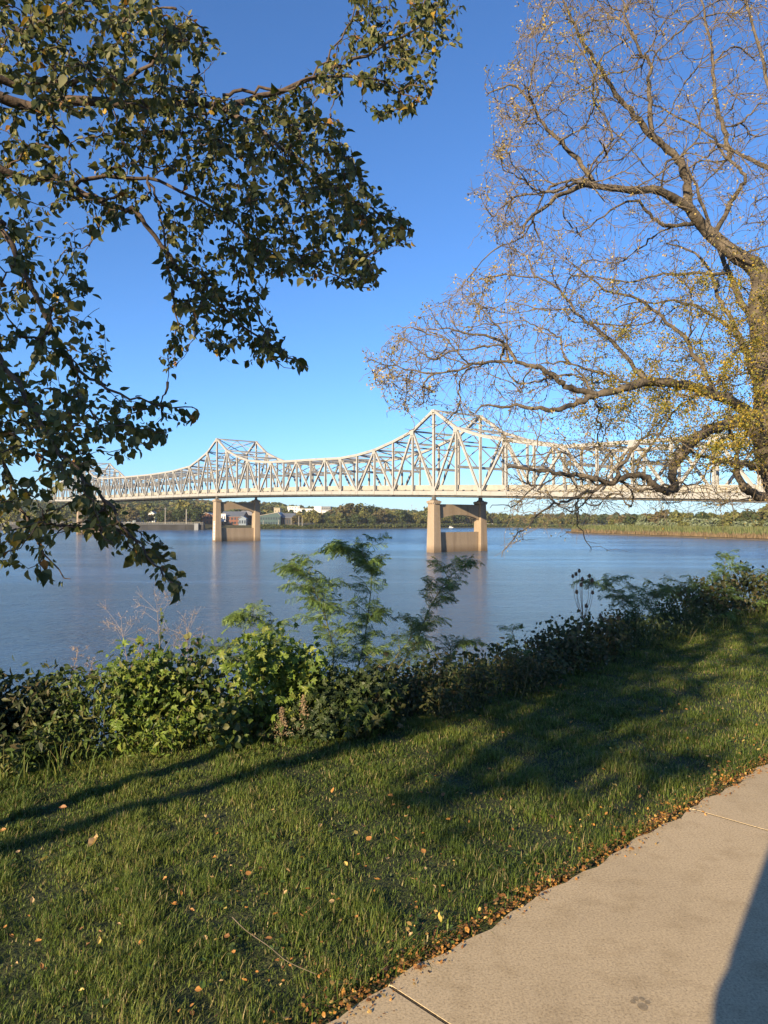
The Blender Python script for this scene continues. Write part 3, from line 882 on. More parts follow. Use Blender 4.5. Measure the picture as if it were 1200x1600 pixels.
def gable(name, label, x0, x1, yeave, yridge, Y, m, roof, deep, along=True, base_z=None, rows=0, cols=0, cat='house', ridge_at=.5):
    Xa, Xb = Xp(x0, Y), Xp(x1, Y); zb = WATER_Z + 4 if base_z is None else base_z
    e = empty(name, ((Xa + Xb) / 2, Y, zb), label, cat)
    wd = Xb - Xa; he = Zp(yeave, Y) - zb; hr = Zp(yridge, Y) - zb
    mb = MB()
    if along:   # gable end faces the river
        rx = -wd / 2 + wd * ridge_at
        pr = [(-wd / 2, -1), (wd / 2, -1), (wd / 2, he), (rx, hr), (-wd / 2, he)]
        mb.prism(pr, 0, deep, lambda a, b, c: (a, c, b))
        link(bpy.data.objects.new('wall', mb.mesh('wall', m)), e)
        rm = MB(); t = .45
        rm.prism([(-wd / 2 - .5, he - .2), (rx, hr + .05), (rx, hr + t + .05), (-wd / 2 - .5, he + t - .2)], -.6, deep + .6, lambda a, b, c: (a, c, b))
        rm.prism([(rx, hr + .05), (wd / 2 + .5, he - .2), (wd / 2 + .5, he + t - .2), (rx, hr + t + .05)], -.6, deep + .6, lambda a, b, c: (a, c, b))
    else:
        pr = [(0, -1), (deep, -1), (deep, he), (deep / 2, hr), (0, he)]
        mb.prism(pr, -wd / 2, wd / 2, lambda a, b, c: (c, a, b))
        link(bpy.data.objects.new('wall', mb.mesh('wall', m)), e)
        rm = MB(); t = .45
        rm.prism([(-.6, he - .2), (deep / 2, hr + .05), (deep / 2, hr + t + .05), (-.6, he + t - .2)], -wd / 2 - .5, wd / 2 + .5, lambda a, b, c: (c, a, b))
        rm.prism([(deep / 2, hr + .05), (deep + .6, he - .2), (deep + .6, he + t - .2), (deep / 2, hr + t + .05)], -wd / 2 - .5, wd / 2 + .5, lambda a, b, c: (c, a, b))
    link(bpy.data.objects.new('roof', rm.mesh('roof', roof)), e)
    if rows:
        cw, ch = wd / cols, he / rows
        me = MB().box((0, 0, 0), (cw * .5, .3, ch * .5)).mesh('window', M['window'])
        for i in range(cols):
            for j in range(rows):
                o = bpy.data.objects.new('window', me); link(o, e); o.location = (-wd / 2 + cw * (i + .5), -.1, ch * (j + .5))
    return e
block('apartment_block', 'tall white block with small windows left of the white cluster behind the trees', 451, 468, 791.5, 1080, M['white_wall'], 16, rot=.25, rows=7, cols=4, ws=(.35, .35))
block('office_block', 'long low white block in the middle of the white building cluster', 466, 491, 795.3, 1060, M['white_wall'], 14, rot=.12, rows=6, cols=6, ws=(.2, .3))
block('white_block_front', 'narrow white front of the block with the shaded grey blue side', 491, 502, 791.8, 1100, M['white_wall'], 12, rows=6, cols=2, ws=(.15, .2))
block('white_block_shaded_side', 'shaded side of the white block at the right end, shade painted grey blue', 502.5, 516.5, 791.8, 1098, M['grey_wall_and_shade'], 14, rot=-.1, rows=6, cols=5, ws=(.6, .3))  # side of the white block, its shade painted as grey blue walls
block('annex', 'low white annex below the grey blue shaded side of the white block', 503, 521, 798.3, 1050, M['white_wall'], 12, rows=3, cols=5, ws=(.3, .4))
block('lift_tower', 'square tan tower rising behind the teal hall', 428, 437.5, 794, 790, M['tan_wall'], 10, rows=3, cols=2, ws=(.12, .2))
hall = gable('glass_hall', 'teal glazed hall with a pale sloping roof right of the far pier', 402, 438, 806.5, 801, 758, M['teal'], M['pale_roof'], 40, True, WATER_Z + 3.5, rows=2, cols=9, cat='building', ridge_at=.88)
gable('warehouse', 'dark warehouse with blue grey roof beside the teal hall', 438.5, 459, 809, 802.5, 764, M['dark_wall'], M['blue_roof'], 26, False, WATER_Z + 3.5, 1, 5, 'building')
gable('brick_building', 'red brick building with pale roof left of the far pier', 315, 333, 805, 801.5, 748, M['brick'], M['pale_roof'], 24, True, WATER_Z + 4.5, 2, 3, 'building', .35)
gable('boathouse', 'brick and white boathouse with blue grey roof seen through the far pier', 345, 380, 807, 799.5, 765, M['brick'], M['blue_roof'], 30, False, WATER_Z + 4, 2, 7, 'building')
block('entrance_wing', 'white corner wing of the boathouse inside the far pier arch', 345.5, 352.5, 803.5, 761, M['white_wall'], 3.2, WATER_Z + 8.5, rows=1, cols=2, cat='building', ws=(.35, .4))
gable('storage_hall', 'hall with a wide pale roof behind the blue shed in the far pier arch', 374, 402, 805, 798.5, 792, M['dark_wall'], M['pale_roof'], 30, False, WATER_Z + 4, 1, 6, 'building')
gable('blue_shed', 'pale blue shed with rounded roof under the far pier arch', 373, 384.5, 810.5, 807, 752, M['blue_wall'], M['blue_wall'], 8, True, WATER_Z + 4, 1, 3, 'building')
for x0, x1, ye, yr, Y, al, lb in ((231, 242, 803.5, 799.5, 800, True, 'white gabled house nearest the far left trees'), (246, 255, 804, 800, 830, True, 'small white gabled house left of the first pole'),
                                  (263, 277, 804.5, 800, 860, False, 'tan roofed white house between the two poles'), (186, 221, 812.5, 809, 735, False, 'low pale blue house behind the seawall')):
    gable('house', lb, x0, x1, ye, yr, Y, M['white_wall'] if x0 != 186 else M['blue_wall'], M['pale_roof'] if x0 != 186 else M['blue_roof'], 12, al, WATER_Z + 4.5 if Y < 790 else WATER_Z + 6, 2, 3)
gable('shore_house', 'small white house on the distant shore just right of the near pier', 762, 771, 820.5, 818.3, sh(766, 1) + 6, M['white_wall'], M['pale_roof'], 8, False, WATER_Z + .8, 1, 3)
# seawall
sw = empty('seawall', (Xp(245, 690), 690, WATER_Z), 'long dark stone seawall along the far left shore', 'wall')
mb = MB()
for a, b in ((-350, 60), (60, 170), (170, 230), (230, 290), (290, 318)):
    Ya = 686; mb2 = MB().box((Xp((a + b) / 2, Ya), Ya + 3, WATER_Z + 1.7), (Xp(b, Ya) - Xp(a, Ya) - .15, 6, 6.8)); mb2.build('wall_panel', M['seawall'], sw)
    MB().box((Xp((a + b) / 2, Ya), Ya + 2.6, WATER_Z + 5.35), (Xp(b, Ya) - Xp(a, Ya) - .1, 7, .45)).build('coping', M['grey_wall_and_shade'], sw)
rl = MB()
for a in np.arange(-350, 318, 3.0): rl.box((Xp(a, 688), 688, WATER_Z + 6.2), (.15, .15, 1.3))
rl.box((Xp(-16, 688), 688, WATER_Z + 6.9), (Xp(318, 688) - Xp(-350, 688), .12, .18)); rl.box((Xp(-16, 688), 688.2, WATER_Z + 6.4), (Xp(318, 688) - Xp(-350, 688), .08, .12))
rl.build('railing', M['pole'], sw)
mb = MB().box((Xp(307, 684), 684.5, WATER_Z + 2.7), (3.6, 3, 6.4)); mb.box((Xp(307, 684), 682.95, WATER_Z + 1.4), (1.5, .2, 2.4))
tag(mb.build('outfall_tower', M['grey_wall_and_shade']), 'square grey outfall tower set against the seawall', 'tower')
def pole(px, ytop, Y, lb, arm=False, w_=.45, zb=WATER_Z + 4):
    h = Zp(ytop, Y)
    e = empty('utility_pole', (Xp(px, Y), Y, zb), lb, 'pole')
    MB().tube([(Xp(px, Y), Y, zb - 1), (Xp(px, Y), Y, h)], [w_, w_ * .7], 8).build('post', M['pole'], e)
    MB().box((Xp(px, Y), Y, h - .9), (2.6 if arm else .9, .25, .25)).build('crossarm', M['pole'], e)
pole(258.3, 793, 705, 'pale pole above the seawall nearest the white houses', True, .55); pole(291.3, 795.5, 700, 'thicker pale pole above the seawall left of the brick building', False, .7)
pole(455, 809, 752, 'post in front of the dark warehouse'); pole(467, 806, 750, 'post between warehouse and the autumn trees'); pole(472.3, 809, 748, 'shorter post at the edge of the autumn trees')
pole(411.5, 813, 750, 'white post at the left end of the teal hall', False, .4); pole(435.5, 812, 750, 'white post at the right end of the teal hall', False, .5)
def mast(px, ytop, ybot, Y, lb):
    mb = MB()
    zb, zt = Zp(ybot, Y) - 10, Zp(ytop, Y)
    for i in range(3): mb.beam((Xp(px, Y) + 1.2 * math.cos(i * 2.1), Y + 1.2 * math.sin(i * 2.1), zb), (Xp(px, Y), Y, zt), .22, .22)
    for z in np.arange(zb, zt - 2, 4): mb.box((Xp(px, Y), Y, z), (1.6 * (zt - z) / (zt - zb), 1.6 * (zt - z) / (zt - zb), .12))
    mb.box((Xp(px, Y), Y, zt - 2.5), (1.8, .8, 2.2))
    tag(mb.build('radio_mast', M['pole']), lb, 'mast')
mast(597.4, 794.2, 799, 1640, 'left mast of the close pair on the wooded ridge'); mast(603.5, 794.4, 799, 1640, 'right mast of the close pair on the wooded ridge')
mast(643.5, 787.8, 801, 1690, 'tallest thin mast on the ridge left of the near pier'); mast(650, 793, 801, 1690, 'short thin mast beside the tallest mast')
# little white boat before the wood, and buoys
Yb = 860
e = empty('cabin_boat', (Xp(704.5, Yb), Yb, WATER_Z), 'small white cabin boat by the shore seen through the near pier', 'boat')
hv = MB(); hv.prism([(-2.2, 0), (2.0, 0), (2.9, 1.0), (-2.3, .9)], -.9, .9, lambda a, b, c: (Xp(704.5, Yb) + a, Yb + c, WATER_Z - .1 + b)); hv.build('hull', M['white_paint'], e)
MB().box((Xp(704.5, Yb) - .5, Yb, WATER_Z + 1.45), (2.2, 1.4, 1.2)).build('cabin', M['white_paint'], e)
MB().box((Xp(704.5, Yb) - .4, Yb - .72, WATER_Z + 1.55), (1.5, .06, .5)).build('window', M['window'], e)
for px, py in ((790, 832), (817, 833), (821, 833), (850, 833), (868, 833.5)):
    Yq = 9.3 * F_PX / (py - 812)
    mb = MB(); mb.tube([(Xp(px, Yq), Yq, WATER_Z - .4), (Xp(px, Yq), Yq, WATER_Z + .25), (Xp(px, Yq), Yq, WATER_Z + .42)], [.22, .22, .02], 8)
    mb.tube([(Xp(px, Yq), Yq, WATER_Z + .4), (Xp(px, Yq), Yq, WATER_Z + .7)], [.05, .04], 5)
    tag(mb.build('buoy', M['white_paint']), 'tiny white buoy floating in the line off the island tip', 'buoy', 'white buoys off the island tip')

# ------------------------------------------------------------------ tree growing
class Tree:
    """limbs first, then twigs that grow from the nearest wood to each target point"""
    def __init__(s):
        s.pos, s.tan, s.own, s.plen = [], [], [], []
        s.paths, s.par = [], []
    def add_path(s, pts, parent=-1, base_len=0.0, attach=True):
        i = len(s.paths); s.paths.append(np.asarray(pts)); s.par.append(parent)
        if attach:
            T = np.gradient(pts, axis=0); T /= np.linalg.norm(T, axis=1)[:, None] + 1e-9
            L = base_len + np.concatenate(([0], np.cumsum(np.linalg.norm(np.diff(pts, axis=0), axis=1))))
            s.pos.append(pts); s.tan.append(T); s.own.append(np.full(len(pts), i)); s.plen.append(L)
        return i
    def flat(s):
        return np.concatenate(s.pos), np.concatenate(s.tan), np.concatenate(s.own), np.concatenate(s.plen)
    def grow(s, targets, r, wig=.08, sag=0.0, npt=7, pen=.12, maxlen=9e9, bend=.5):
        A, T, O, L = s.flat()
        cap = len(A) + len(targets) * npt
        A2 = np.zeros((cap, 3)); T2 = np.zeros((cap, 3)); O2 = np.zeros(cap, int); L2 = np.zeros(cap)
        k = len(A); A2[:k], T2[:k], O2[:k], L2[:k] = A, T, O, L
        d0 = np.array([np.min(np.sum((A - t) ** 2, 1)) for t in targets])
        new = []
        for j in np.argsort(d0):
            t = targets[j]
            dv = t - A2[:k]; d = np.sqrt((dv ** 2).sum(1))
            fwd = (dv * T2[:k]).sum(1) / (d + 1e-6)
            i = int(np.argmin(d * (1 + .45 * (1 - fwd)) + pen * L2[:k]))
            a = A2[i]; dd = np.linalg.norm(t - a)
            if dd < .02 or dd > maxlen: continue
            c = a + T2[i] * dd * bend
            f = np.linspace(0, 1, npt)[:, None]
            p = (1 - f) ** 2 * a + 2 * f * (1 - f) * c + f ** 2 * t
            j_ = r.normal(size=(npt, 3)) * wig * dd; j_[0] = 0; j_[-1] *= .5
            p = p + j_ * np.sin(np.pi * np.clip(f, .05, .95)) ** .5
            p[:, 2] -= sag * dd * (f[:, 0] ** 2) * 0 + sag * dd * 4 * f[:, 0] * (1 - f[:, 0]) * -1
            q = s.add_path(p, int(O2[i]), L2[i], attach=False); new.append(q)
            tt = np.gradient(p, axis=0); tt /= np.linalg.norm(tt, axis=1)[:, None] + 1e-9
            A2[k:k + npt - 1] = p[1:]; T2[k:k + npt - 1] = tt[1:]; O2[k:k + npt - 1] = q
            L2[k:k + npt - 1] = L2[i] + dd * np.linspace(0, 1, npt)[1:]; k += npt - 1
        s.pos, s.tan, s.own, s.plen = [A2[:k]], [T2[:k]], [O2[:k]], [L2[:k]]
        return new
    def desc(s):
        c = np.ones(len(s.paths))
        for i in range(len(s.paths) - 1, -1, -1):
            if s.par[i] >= 0: c[s.par[i]] += c[i]
        return c
LEAF_V = np.array([(0, 0, 0), (.3, .22, .05), (.36, .45, .07), (.2, .78, .03), (0, 1.06, -.1), (-.2, .78, .03), (-.36, .45, .07), (-.3, .22, .05), (0, .5, -.02)])
LEAF_F = np.array([(0, 1, 8), (1, 2, 8), (2, 3, 8), (3, 4, 8), (4, 5, 8), (5, 6, 8), (6, 7, 8), (7, 0, 8)])

# ------------------------------------------------------------------ birch on the left
birch = empty('birch_tree', (-4.3, 1.6, float(gz(-4.3, 1.6))), 'dark leaved birch hanging over the picture from the upper left', 'tree')
BT = np.array((-4.3, 1.6, 0.0))
BD = Tree()
limb_specs = [
    ([(0, 152, 4.6), (90, 155, 4.6), (200, 165, 4.6), (300, 160, 4.7), (345, 168, 4.7), (420, 148, 4.8), (500, 118, 4.9), (560, 92, 5.0), (640, 50, 5.1), (705, 20, 5.1)], .03, .004, 3.9),
    ([(0, 124, 4.3), (60, 126, 4.3), (140, 128, 4.2), (210, 120, 4.2), (262, 62, 4.1), (300, 26, 4.1)], .022, .004, 3.8),
    ([(345, 168, 4.7), (400, 200, 4.6), (470, 250, 4.5), (530, 300, 4.5), (600, 335, 4.4), (645, 356, 4.4)], .016, .003, None),
    ([(345, 150, 4.7), (400, 138, 4.7), (455, 140, 4.7), (495, 108, 4.75), (545, 40, 4.8), (560, -20, 4.8)], .012, .003, None),
    ([(0, 268, 4.2), (60, 280, 4.2), (110, 288, 4.2), (165, 318, 4.2), (215, 335, 4.2), (265, 400, 4.25), (300, 440, 4.3), (370, 500, 4.4), (430, 545, 4.5), (482, 574, 4.5)], .02, .003, 3.0),
    ([(110, 288, 4.2), (160, 278, 4.3), (230, 279, 4.4), (300, 305, 4.4), (370, 350, 4.4), (430, 400, 4.4), (500, 425, 4.4), (575, 450, 4.4)], .013, .003, None),
    ([(0, 30, 4.0), (60, 40, 4.0), (120, 10, 4.0), (170, -20, 4.0)], .02, .006, 4.2),
    ([(-40, 330, 3.8), (0, 350, 3.8), (40, 430, 3.8), (75, 500, 3.8), (110, 560, 3.8), (160, 600, 3.8), (230, 630, 3.8), (300, 638, 3.8)], .016, .003, 2.6),
    ([(-60, 480, 3.4), (0, 560, 3.4), (50, 640, 3.4), (90, 700, 3.4), (150, 770, 3.3), (200, 830, 3.2), (250, 885, 3.1), (283, 922, 3.0)], .013, .0025, 2.3),
    ([(-60, 620, 3.7), (0, 700, 3.7), (30, 780, 3.7), (60, 850, 3.7), (110, 905, 3.7)], .012, .0025, 2.0),
    ([(230, 279, 4.4), (250, 330, 4.4), (262, 420, 4.4), (275, 500, 4.4), (262, 560, 4.4), (262, 596, 4.4)], .008, .002, None),
    ([(500, 118, 4.9), (560, 120, 4.95), (610, 130, 5.0), (650, 160, 5.0), (668, 150, 5.0)], .009, .002, None),
]
limb_draw = []
stems = []
for pts, r0, r1, hz in limb_specs:
    pp = [P(*p) for p in pts]
    if hz is not None:
        a = pp[0]; st = np.array((BT[0] + .25, BT[1] + .3, hz))
        if pts[0][1] > 300: st = np.array((BT[0] + .3, BT[1] + .35, hz + .9))
        mid = st * .45 + a * .55 + np.array((0, 0, .25))
        pp = [st, mid] + pp
    path_ = smooth_path(pp, len(pp) * 4)
    path_ = path_ + rng.normal(size=path_.shape) * .008
    BD.add_path(path_)
    limb_draw.append((path_, np.linspace(r0 * (1.35 if hz else 1), r1, len(path_))))
polys = [([(-40, -30), (190, -30), (300, 25), (362, 76), (300, 112), (335, 150), (200, 172), (-40, 175)], 4.1, .8, 135),
         ([(545, -30), (725, -30), (722, 70), (690, 72), (672, 150), (640, 192), (596, 192), (556, 150), (450, 142), (540, 60)], 4.9, .5, 80),
         ([(150, 172), (470, 140), (540, 192), (562, 270), (600, 310), (652, 358), (640, 388), (560, 380), (602, 412), (580, 455), (460, 440), (400, 425), (330, 310), (210, 240)], 4.5, .8, 255),
         ([(225, 300), (330, 310), (405, 425), (440, 520), (488, 578), (400, 565), (365, 575), (300, 520), (262, 600), (243, 560), (272, 500), (255, 420)], 4.4, .5, 75),
         ([(-40, 170), (160, 172), (220, 245), (225, 330), (150, 380), (90, 300), (-40, 300)], 4.3, .6, 40),
         ([(-40, 290), (95, 300), (150, 450), (172, 540), (165, 585), (220, 620), (305, 632), (318, 655), (240, 690), (205, 720), (130, 720), (-40, 740)], 3.8, .6, 95),
         ([(-40, 560), (110, 580), (150, 700), (195, 800), (310, 884), (280, 930), (170, 865), (80, 800), (105, 912), (-40, 885)], 3.4, .55, 62),
         ([(0, 700), (150, 700), (200, 790), (150, 850), (60, 800)], 3.3, .3, 8)]
targets, tw = [], []
r = np.random.default_rng(21)
for poly, dep, dv, n in polys:
    q = polysample(poly, int(n * 2.6), r)
    for x, y in q: targets.append(P(x, y, dep + r.uniform(-dv, dv)))
targets = np.array(targets)
new = BD.grow(targets, r, wig=.035, sag=-.07, npt=7, pen=.05, maxlen=1.3, bend=.45)
dc = BD.desc()
wood = MB()
for i in new:
    r0 = min(.0022 * dc[i] ** .45, .009)
    wood.tube(BD.paths[i], np.linspace(r0, .0012, len(BD.paths[i])), 4)
# leaves along the twigs
lp, ldir = [], []
for i in new + list(range(len(limb_specs))):
    p = BD.paths[i]; L = np.linalg.norm(np.diff(p, axis=0), axis=1).sum()
    islimb = i < len(limb_specs)
    nl = max(4, int(L / (.0165 if not islimb else .06)))
    f = r.uniform(.18 if not islimb else .35, 1.0, nl); f[0] = 1
    k = f * (len(p) - 1); a = np.clip(k.astype(int), 0, len(p) - 2); g = (k - a)[:, None]
    q = p[a] * (1 - g) + p[a + 1] * g
    t = p[a + 1] - p[a]; t /= np.linalg.norm(t, axis=1)[:, None] + 1e-9
    side = r.normal(size=(nl, 3))
    lp.append(q + side * .012); ldir.append(t * .55 + side * .55 + np.array((0, 0, -.75)))
lp = np.concatenate(lp); ldir = np.concatenate(ldir)
lx, ly = proj(lp)
jx, jy = lx + r.normal(size=len(lx)) * 5, ly + r.normal(size=len(lx)) * 5
keep = np.zeros(len(lx), bool)
for poly, *_ in polys: keep |= inpoly(jx, jy, poly)
keep |= (lx < -10)
lp, ldir = lp[keep], ldir[keep]
nL = len(lp)
zh = rand_dirs(nL, r) * .8 + np.array((-.15, -.75, .25))
RL = frames(ldir, zh)
scl = np.clip(r.lognormal(-3.3, .28, nL), .018, .07)
scl3 = scl[:, None] * np.stack((r.uniform(.75, 1.2, nL), np.ones(nL), r.uniform(-.6, 3.2, nL)), 1)
cols = np.array([(.045, .06, .018), (.06, .074, .02), (.09, .095, .03), (.13, .13, .045), (.19, .18, .07), (.32, .21, .03), (.2, .1, .025)])
ci = r.choice(7, nL, p=[.26, .28, .2, .13, .08, .035, .015])
# the 300 that show largest become leaf objects of their own
lx, ly = proj(lp)
infr = (lx > 0) & (lx < 1200) & (ly > 0)
faceon = np.abs((RL[:, :, 2] * (lp - np.array((0, 0, CAM_Z))) / np.linalg.norm(lp - np.array((0, 0, CAM_Z)), axis=1)[:, None]).sum(1))
show = scl / lp[:, 1] * faceon * infr
top = np.argsort(-show)[:300]
rest = np.ones(nL, bool); rest[top] = False
V, Fc = scatter(LEAF_V, LEAF_F, lp[rest], RL[rest], scl3[rest])
cc = cols[ci[rest]] * r.uniform(.8, 1.25, (rest.sum(), 1))
fo = link(bpy.data.objects.new('foliage', make_mesh('foliage', V, [Fc], M['leaf'], np.repeat(cc, len(LEAF_V), 0))), birch)
fo.location = tuple(-birch.location); fo['kind'] = 'stuff'
leaf_me = []
for k in range(7):
    leaf_me.append(make_mesh('leaf', LEAF_V, [LEAF_F], M['leaf'], np.tile(cols[k], (len(LEAF_V), 1))))
for i in top: inst('leaf', leaf_me[ci[i]], birch, lp[i], RL[i], scl3[i].tolist())
wood.build('twigs', M['birch_bark'], birch, smooth=True)['kind'] = 'stuff'
for p, rr in limb_draw: MB().tube(p, rr, 7).build('branch', M['birch_bark'], birch, smooth=True)
for dx, dy, tx, ty, h, rt in ((0, 0, .9, .1, 7.5, .085), (.12, .22, 1.3, .8, 6.6, .055)):
    z0 = float(gz(BT[0] + dx, BT[1] + dy))
    p = smooth_path([(BT[0] + dx, BT[1] + dy, z0 - .1), (BT[0] + dx + tx * .4, BT[1] + dy + ty * .4, 1.6), (BT[0] + dx + tx * .7, BT[1] + dy + ty * .7, 4), (BT[0] + dx + tx, BT[1] + dy + ty, h)], 16)
    MB().tube(p, np.linspace(rt, .025, 16), 10).build('trunk', M['birch_bark'], birch, smooth=True)

# ------------------------------------------------------------------ locust on the right
LY = 14.0
lbase = P(1256, 950, LY); lbase[2] = float(gz(lbase[0], lbase[1]))
locust = empty('locust_tree', lbase, 'nearly bare honey locust with yellow leaf tufts leaning in from the right', 'tree')
LT = Tree()
trunk_px = [(1232, 800, 0), (1212, 745, 0), (1198, 690, 0), (1198, 620, 0), (1194, 550, .1), (1187, 480, .1), (1190, 440, .1), (1177, 415, .1), (1152, 400, 0), (1104, 360, 0), (1076, 324, -.2)]
LL = [
    ([(1076, 324, -.2), (1072, 276, -.3), (1060, 248, -.4), (1028, 220, -.5), (996, 184, -.6), (964, 148, -.8), (928, 92, -1.0), (896, 32, -1.2), (876, -10, -1.3)], .085, .014),
    ([(1078, 326, -.2), (1032, 300, -.6), (976, 296, -1.0), (920, 292, -1.3), (880, 302, -1.5), (832, 340, -1.8), (812, 372, -1.9)], .085, .012),
    ([(934, 294, -1.25), (896, 240, -1.3), (860, 208, -1.3), (832, 168, -1.3), (800, 132, -1.3), (760, 150, -1.2)], .045, .01),
    ([(1018, 214, -.5), (1016, 180, -.6), (1014, 140, -.6), (1016, 100, -.6), (996, 76, -.7), (976, 20, -.8), (970, -20, -.8)], .05, .012),
    ([(1116, 368, 0), (1140, 320, .3), (1156, 294, .5), (1164, 272, .6), (1136, 248, .8), (1108, 208, 1.0), (1052, 180, 1.2), (1000, 150, 1.4)], .05, .012),
    ([(1138, 250, .8), (1136, 224, .9), (1124, 180, 1.0), (1116, 132, 1.0), (1112, 80, 1.1), (1100, 24, 1.2), (1094, -20, 1.2)], .055, .015),
    ([(1225, 290, .4), (1200, 264, .5), (1160, 244, .7), (1110, 220, .9)], .06, .02),
    ([(1084, 350, -.1), (1040, 352, -.4), (1016, 336, -.6), (992, 312, -.8), (950, 330, -1.1), (900, 370, -1.4)], .04, .01),
    ([(1185, 550, .1), (1172, 500, .4), (1150, 455, .6), (1140, 425, .7), (1120, 380, .9), (1090, 300, 1.1), (1066, 240, 1.2)], .08, .02),
    ([(1192, 630, .1), (1170, 565, .5), (1150, 520, .8), (1140, 492, .9), (1125, 470, 1.0), (1112, 430, 1.1), (1090, 400, 1.2), (1040, 380, 1.4)], .07, .015),
    ([(1198, 690, 0), (1160, 640, -.6), (1117, 617, -1.1), (1062, 600, -1.6), (1010, 598, -2.0), (967, 607, -2.3), (929, 618, -2.5), (897, 632, -2.7), (850, 640, -2.9), (800, 632, -3.0), (740, 640, -3.1)], .105, .012),
    ([(930, 616, -2.5), (886, 607, -2.7), (870, 591, -2.8), (842, 575, -2.9), (810, 567, -3.0), (788, 537, -3.0), (740, 520, -3.1), (690, 515, -3.2)], .05, .01),
    ([(800, 566, -3.0), (740, 570, -3.1), (690, 585, -3.2), (630, 575, -3.2), (572, 566, -3.2)], .022, .006),
    ([(1010, 598, -2.0), (980, 560, -2.0), (940, 520, -2.1), (900, 490, -2.2), (860, 440, -2.2), (800, 430, -2.2)], .04, .01),
    ([(1196, 700, 0), (1160, 660, -.5), (1130, 665, -.9), (1108, 672, -1.2), (1082, 690, -1.4), (1060, 715, -1.6), (1049, 735, -1.7), (1055, 757, -1.8), (1045, 768, -1.9), (1025, 760, -2.0), (1008, 745, -2.1), (990, 741, -2.2), (955, 753, -2.3), (913, 744, -2.5), (878, 741, -2.6), (836, 735, -2.8), (795, 730, -2.9)], .105, .02),
    ([(950, 752, -2.3), (920, 770, -2.4), (885, 782, -2.5), (850, 796, -2.6), (815, 830, -2.7), (782, 868, -2.8)], .03, .006),
    ([(906, 776, -2.4), (901, 795, -2.4), (908, 830, -2.4), (925, 864, -2.4)], .018, .005),
    ([(960, 751, -2.3), (976, 718, -2.3), (1004, 686, -2.3), (1030, 660, -2.4)], .04, .01),
    ([(1222, 778, 0), (1186, 774, -.1), (1161, 760, -.2), (1152, 735, -.3), (1151, 700, -.4), (1140, 670, -.5)], .1, .03),
    ([(1192, 738, 0), (1165, 726, -.3), (1130, 721, -.6), (1095, 713, -.9), (1060, 700, -1.2)], .065, .015),
    ([(1120, 620, -1.1), (1090, 560, -1.0), (1040, 500, -1.0), (1000, 470, -1.1), (940, 450, -1.3), (880, 400, -1.4)], .045, .01),
    ([(1142, 428, .7), (1080, 430, .4), (1030, 428, .2), (980, 440, 0), (900, 430, -.2)], .035, .01),
    ([(1150, 520, .8), (1090, 480, .5), (1040, 470, .3), (960, 480, 0)], .04, .01),
    ([(876, 742, -2.6), (840, 760, -2.8), (800, 790, -3.0), (766, 790, -3.1)], .014, .005),
    ([(1194, 590, .1), (1230, 500, .4), (1240, 380, .6), (1215, 200, .8), (1190, 90, 1), (1160, -10, 1.1)], .08, .02),
]
tp = smooth_path([np.array((lbase[0] + .05, lbase[1], lbase[2] - .15)), P(1246, 880, LY)] + [P(a, b, LY + c) for a, b, c in trunk_px], 46)
LT.add_path(tp)
tr_r = np.interp(np.linspace(0, 1, 46), [0, .08, .5, .7, .85, 1], [.36, .27, .22, .175, .135, .085])
mb = MB().tube(tp, tr_r * (1 + .06 * np.sin(np.arange(46) * 1.9)), 14); mb.build('trunk', M['locust_bark'], locust, smooth=True)
r = np.random.default_rng(5)
knots = MB()
for pts, r0, r1 in LL:
    pp = smooth_path([P(a, b, LY + c) for a, b, c in pts], len(pts) * 4)
    pp[1:] += r.normal(size=(len(pp) - 1, 3)) * .018
    LT.add_path(pp)
    rad = np.linspace(r0, r1, len(pp)) * (1 + .1 * np.sin(np.arange(len(pp)) * 2.3 + r0 * 99))
    MB().tube(pp, rad, 9 if r0 > .05 else 7).build('limb', M['locust_bark'], locust, smooth=True)
nlimb = len(LT.paths)
crown_poly = [(845, -40), (800, 60), (790, 100), (748, 145), (770, 200), (738, 300), (745, 345), (775, 400), (690, 450), (655, 490), (565, 560), (600, 605), (605, 650), (670, 640), (740, 660), (790, 700), (790, 790), (900, 800), (1010, 790), (1280, 800), (1280, -60)]
q1 = polysample(crown_poly, 2600, r)
tg = []
for x, y in q1:
    d = LY + r.uniform(-2.8, 2.4) + np.interp(x, [560, 800, 1100], [-1.8, -.6, 0])
    tg.append(P(x, y, d))
# dense fringe along the left rim of the crown
rim = np.array([(845, -40), (800, 60), (790, 100), (748, 145), (770, 200), (738, 300), (745, 345), (775, 400), (690, 450), (655, 490), (565, 560), (600, 605), (605, 650), (690, 640)], float)
rp = smooth_path(np.c_[rim, np.zeros(len(rim))], 200)[:, :2]
for x, y in rp[r.integers(0, 200, 230)]:
    tg.append(P(x + r.uniform(-8, 90), y + r.normal() * 24, LY + np.interp(x, [560, 800], [-3.0, -1.4]) + r.uniform(-.6, .6)))
for x, y in polysample([(760, 700), (1190, 680), (1190, 800), (960, 810), (780, 872), (800, 780)], 110, r):
    tg.append(P(x, y, LY + r.uniform(-3.2, -.5)))
newA = LT.grow(np.array(tg), r, wig=.022, sag=.0, npt=8, pen=.13, maxlen=3.0, bend=.3)
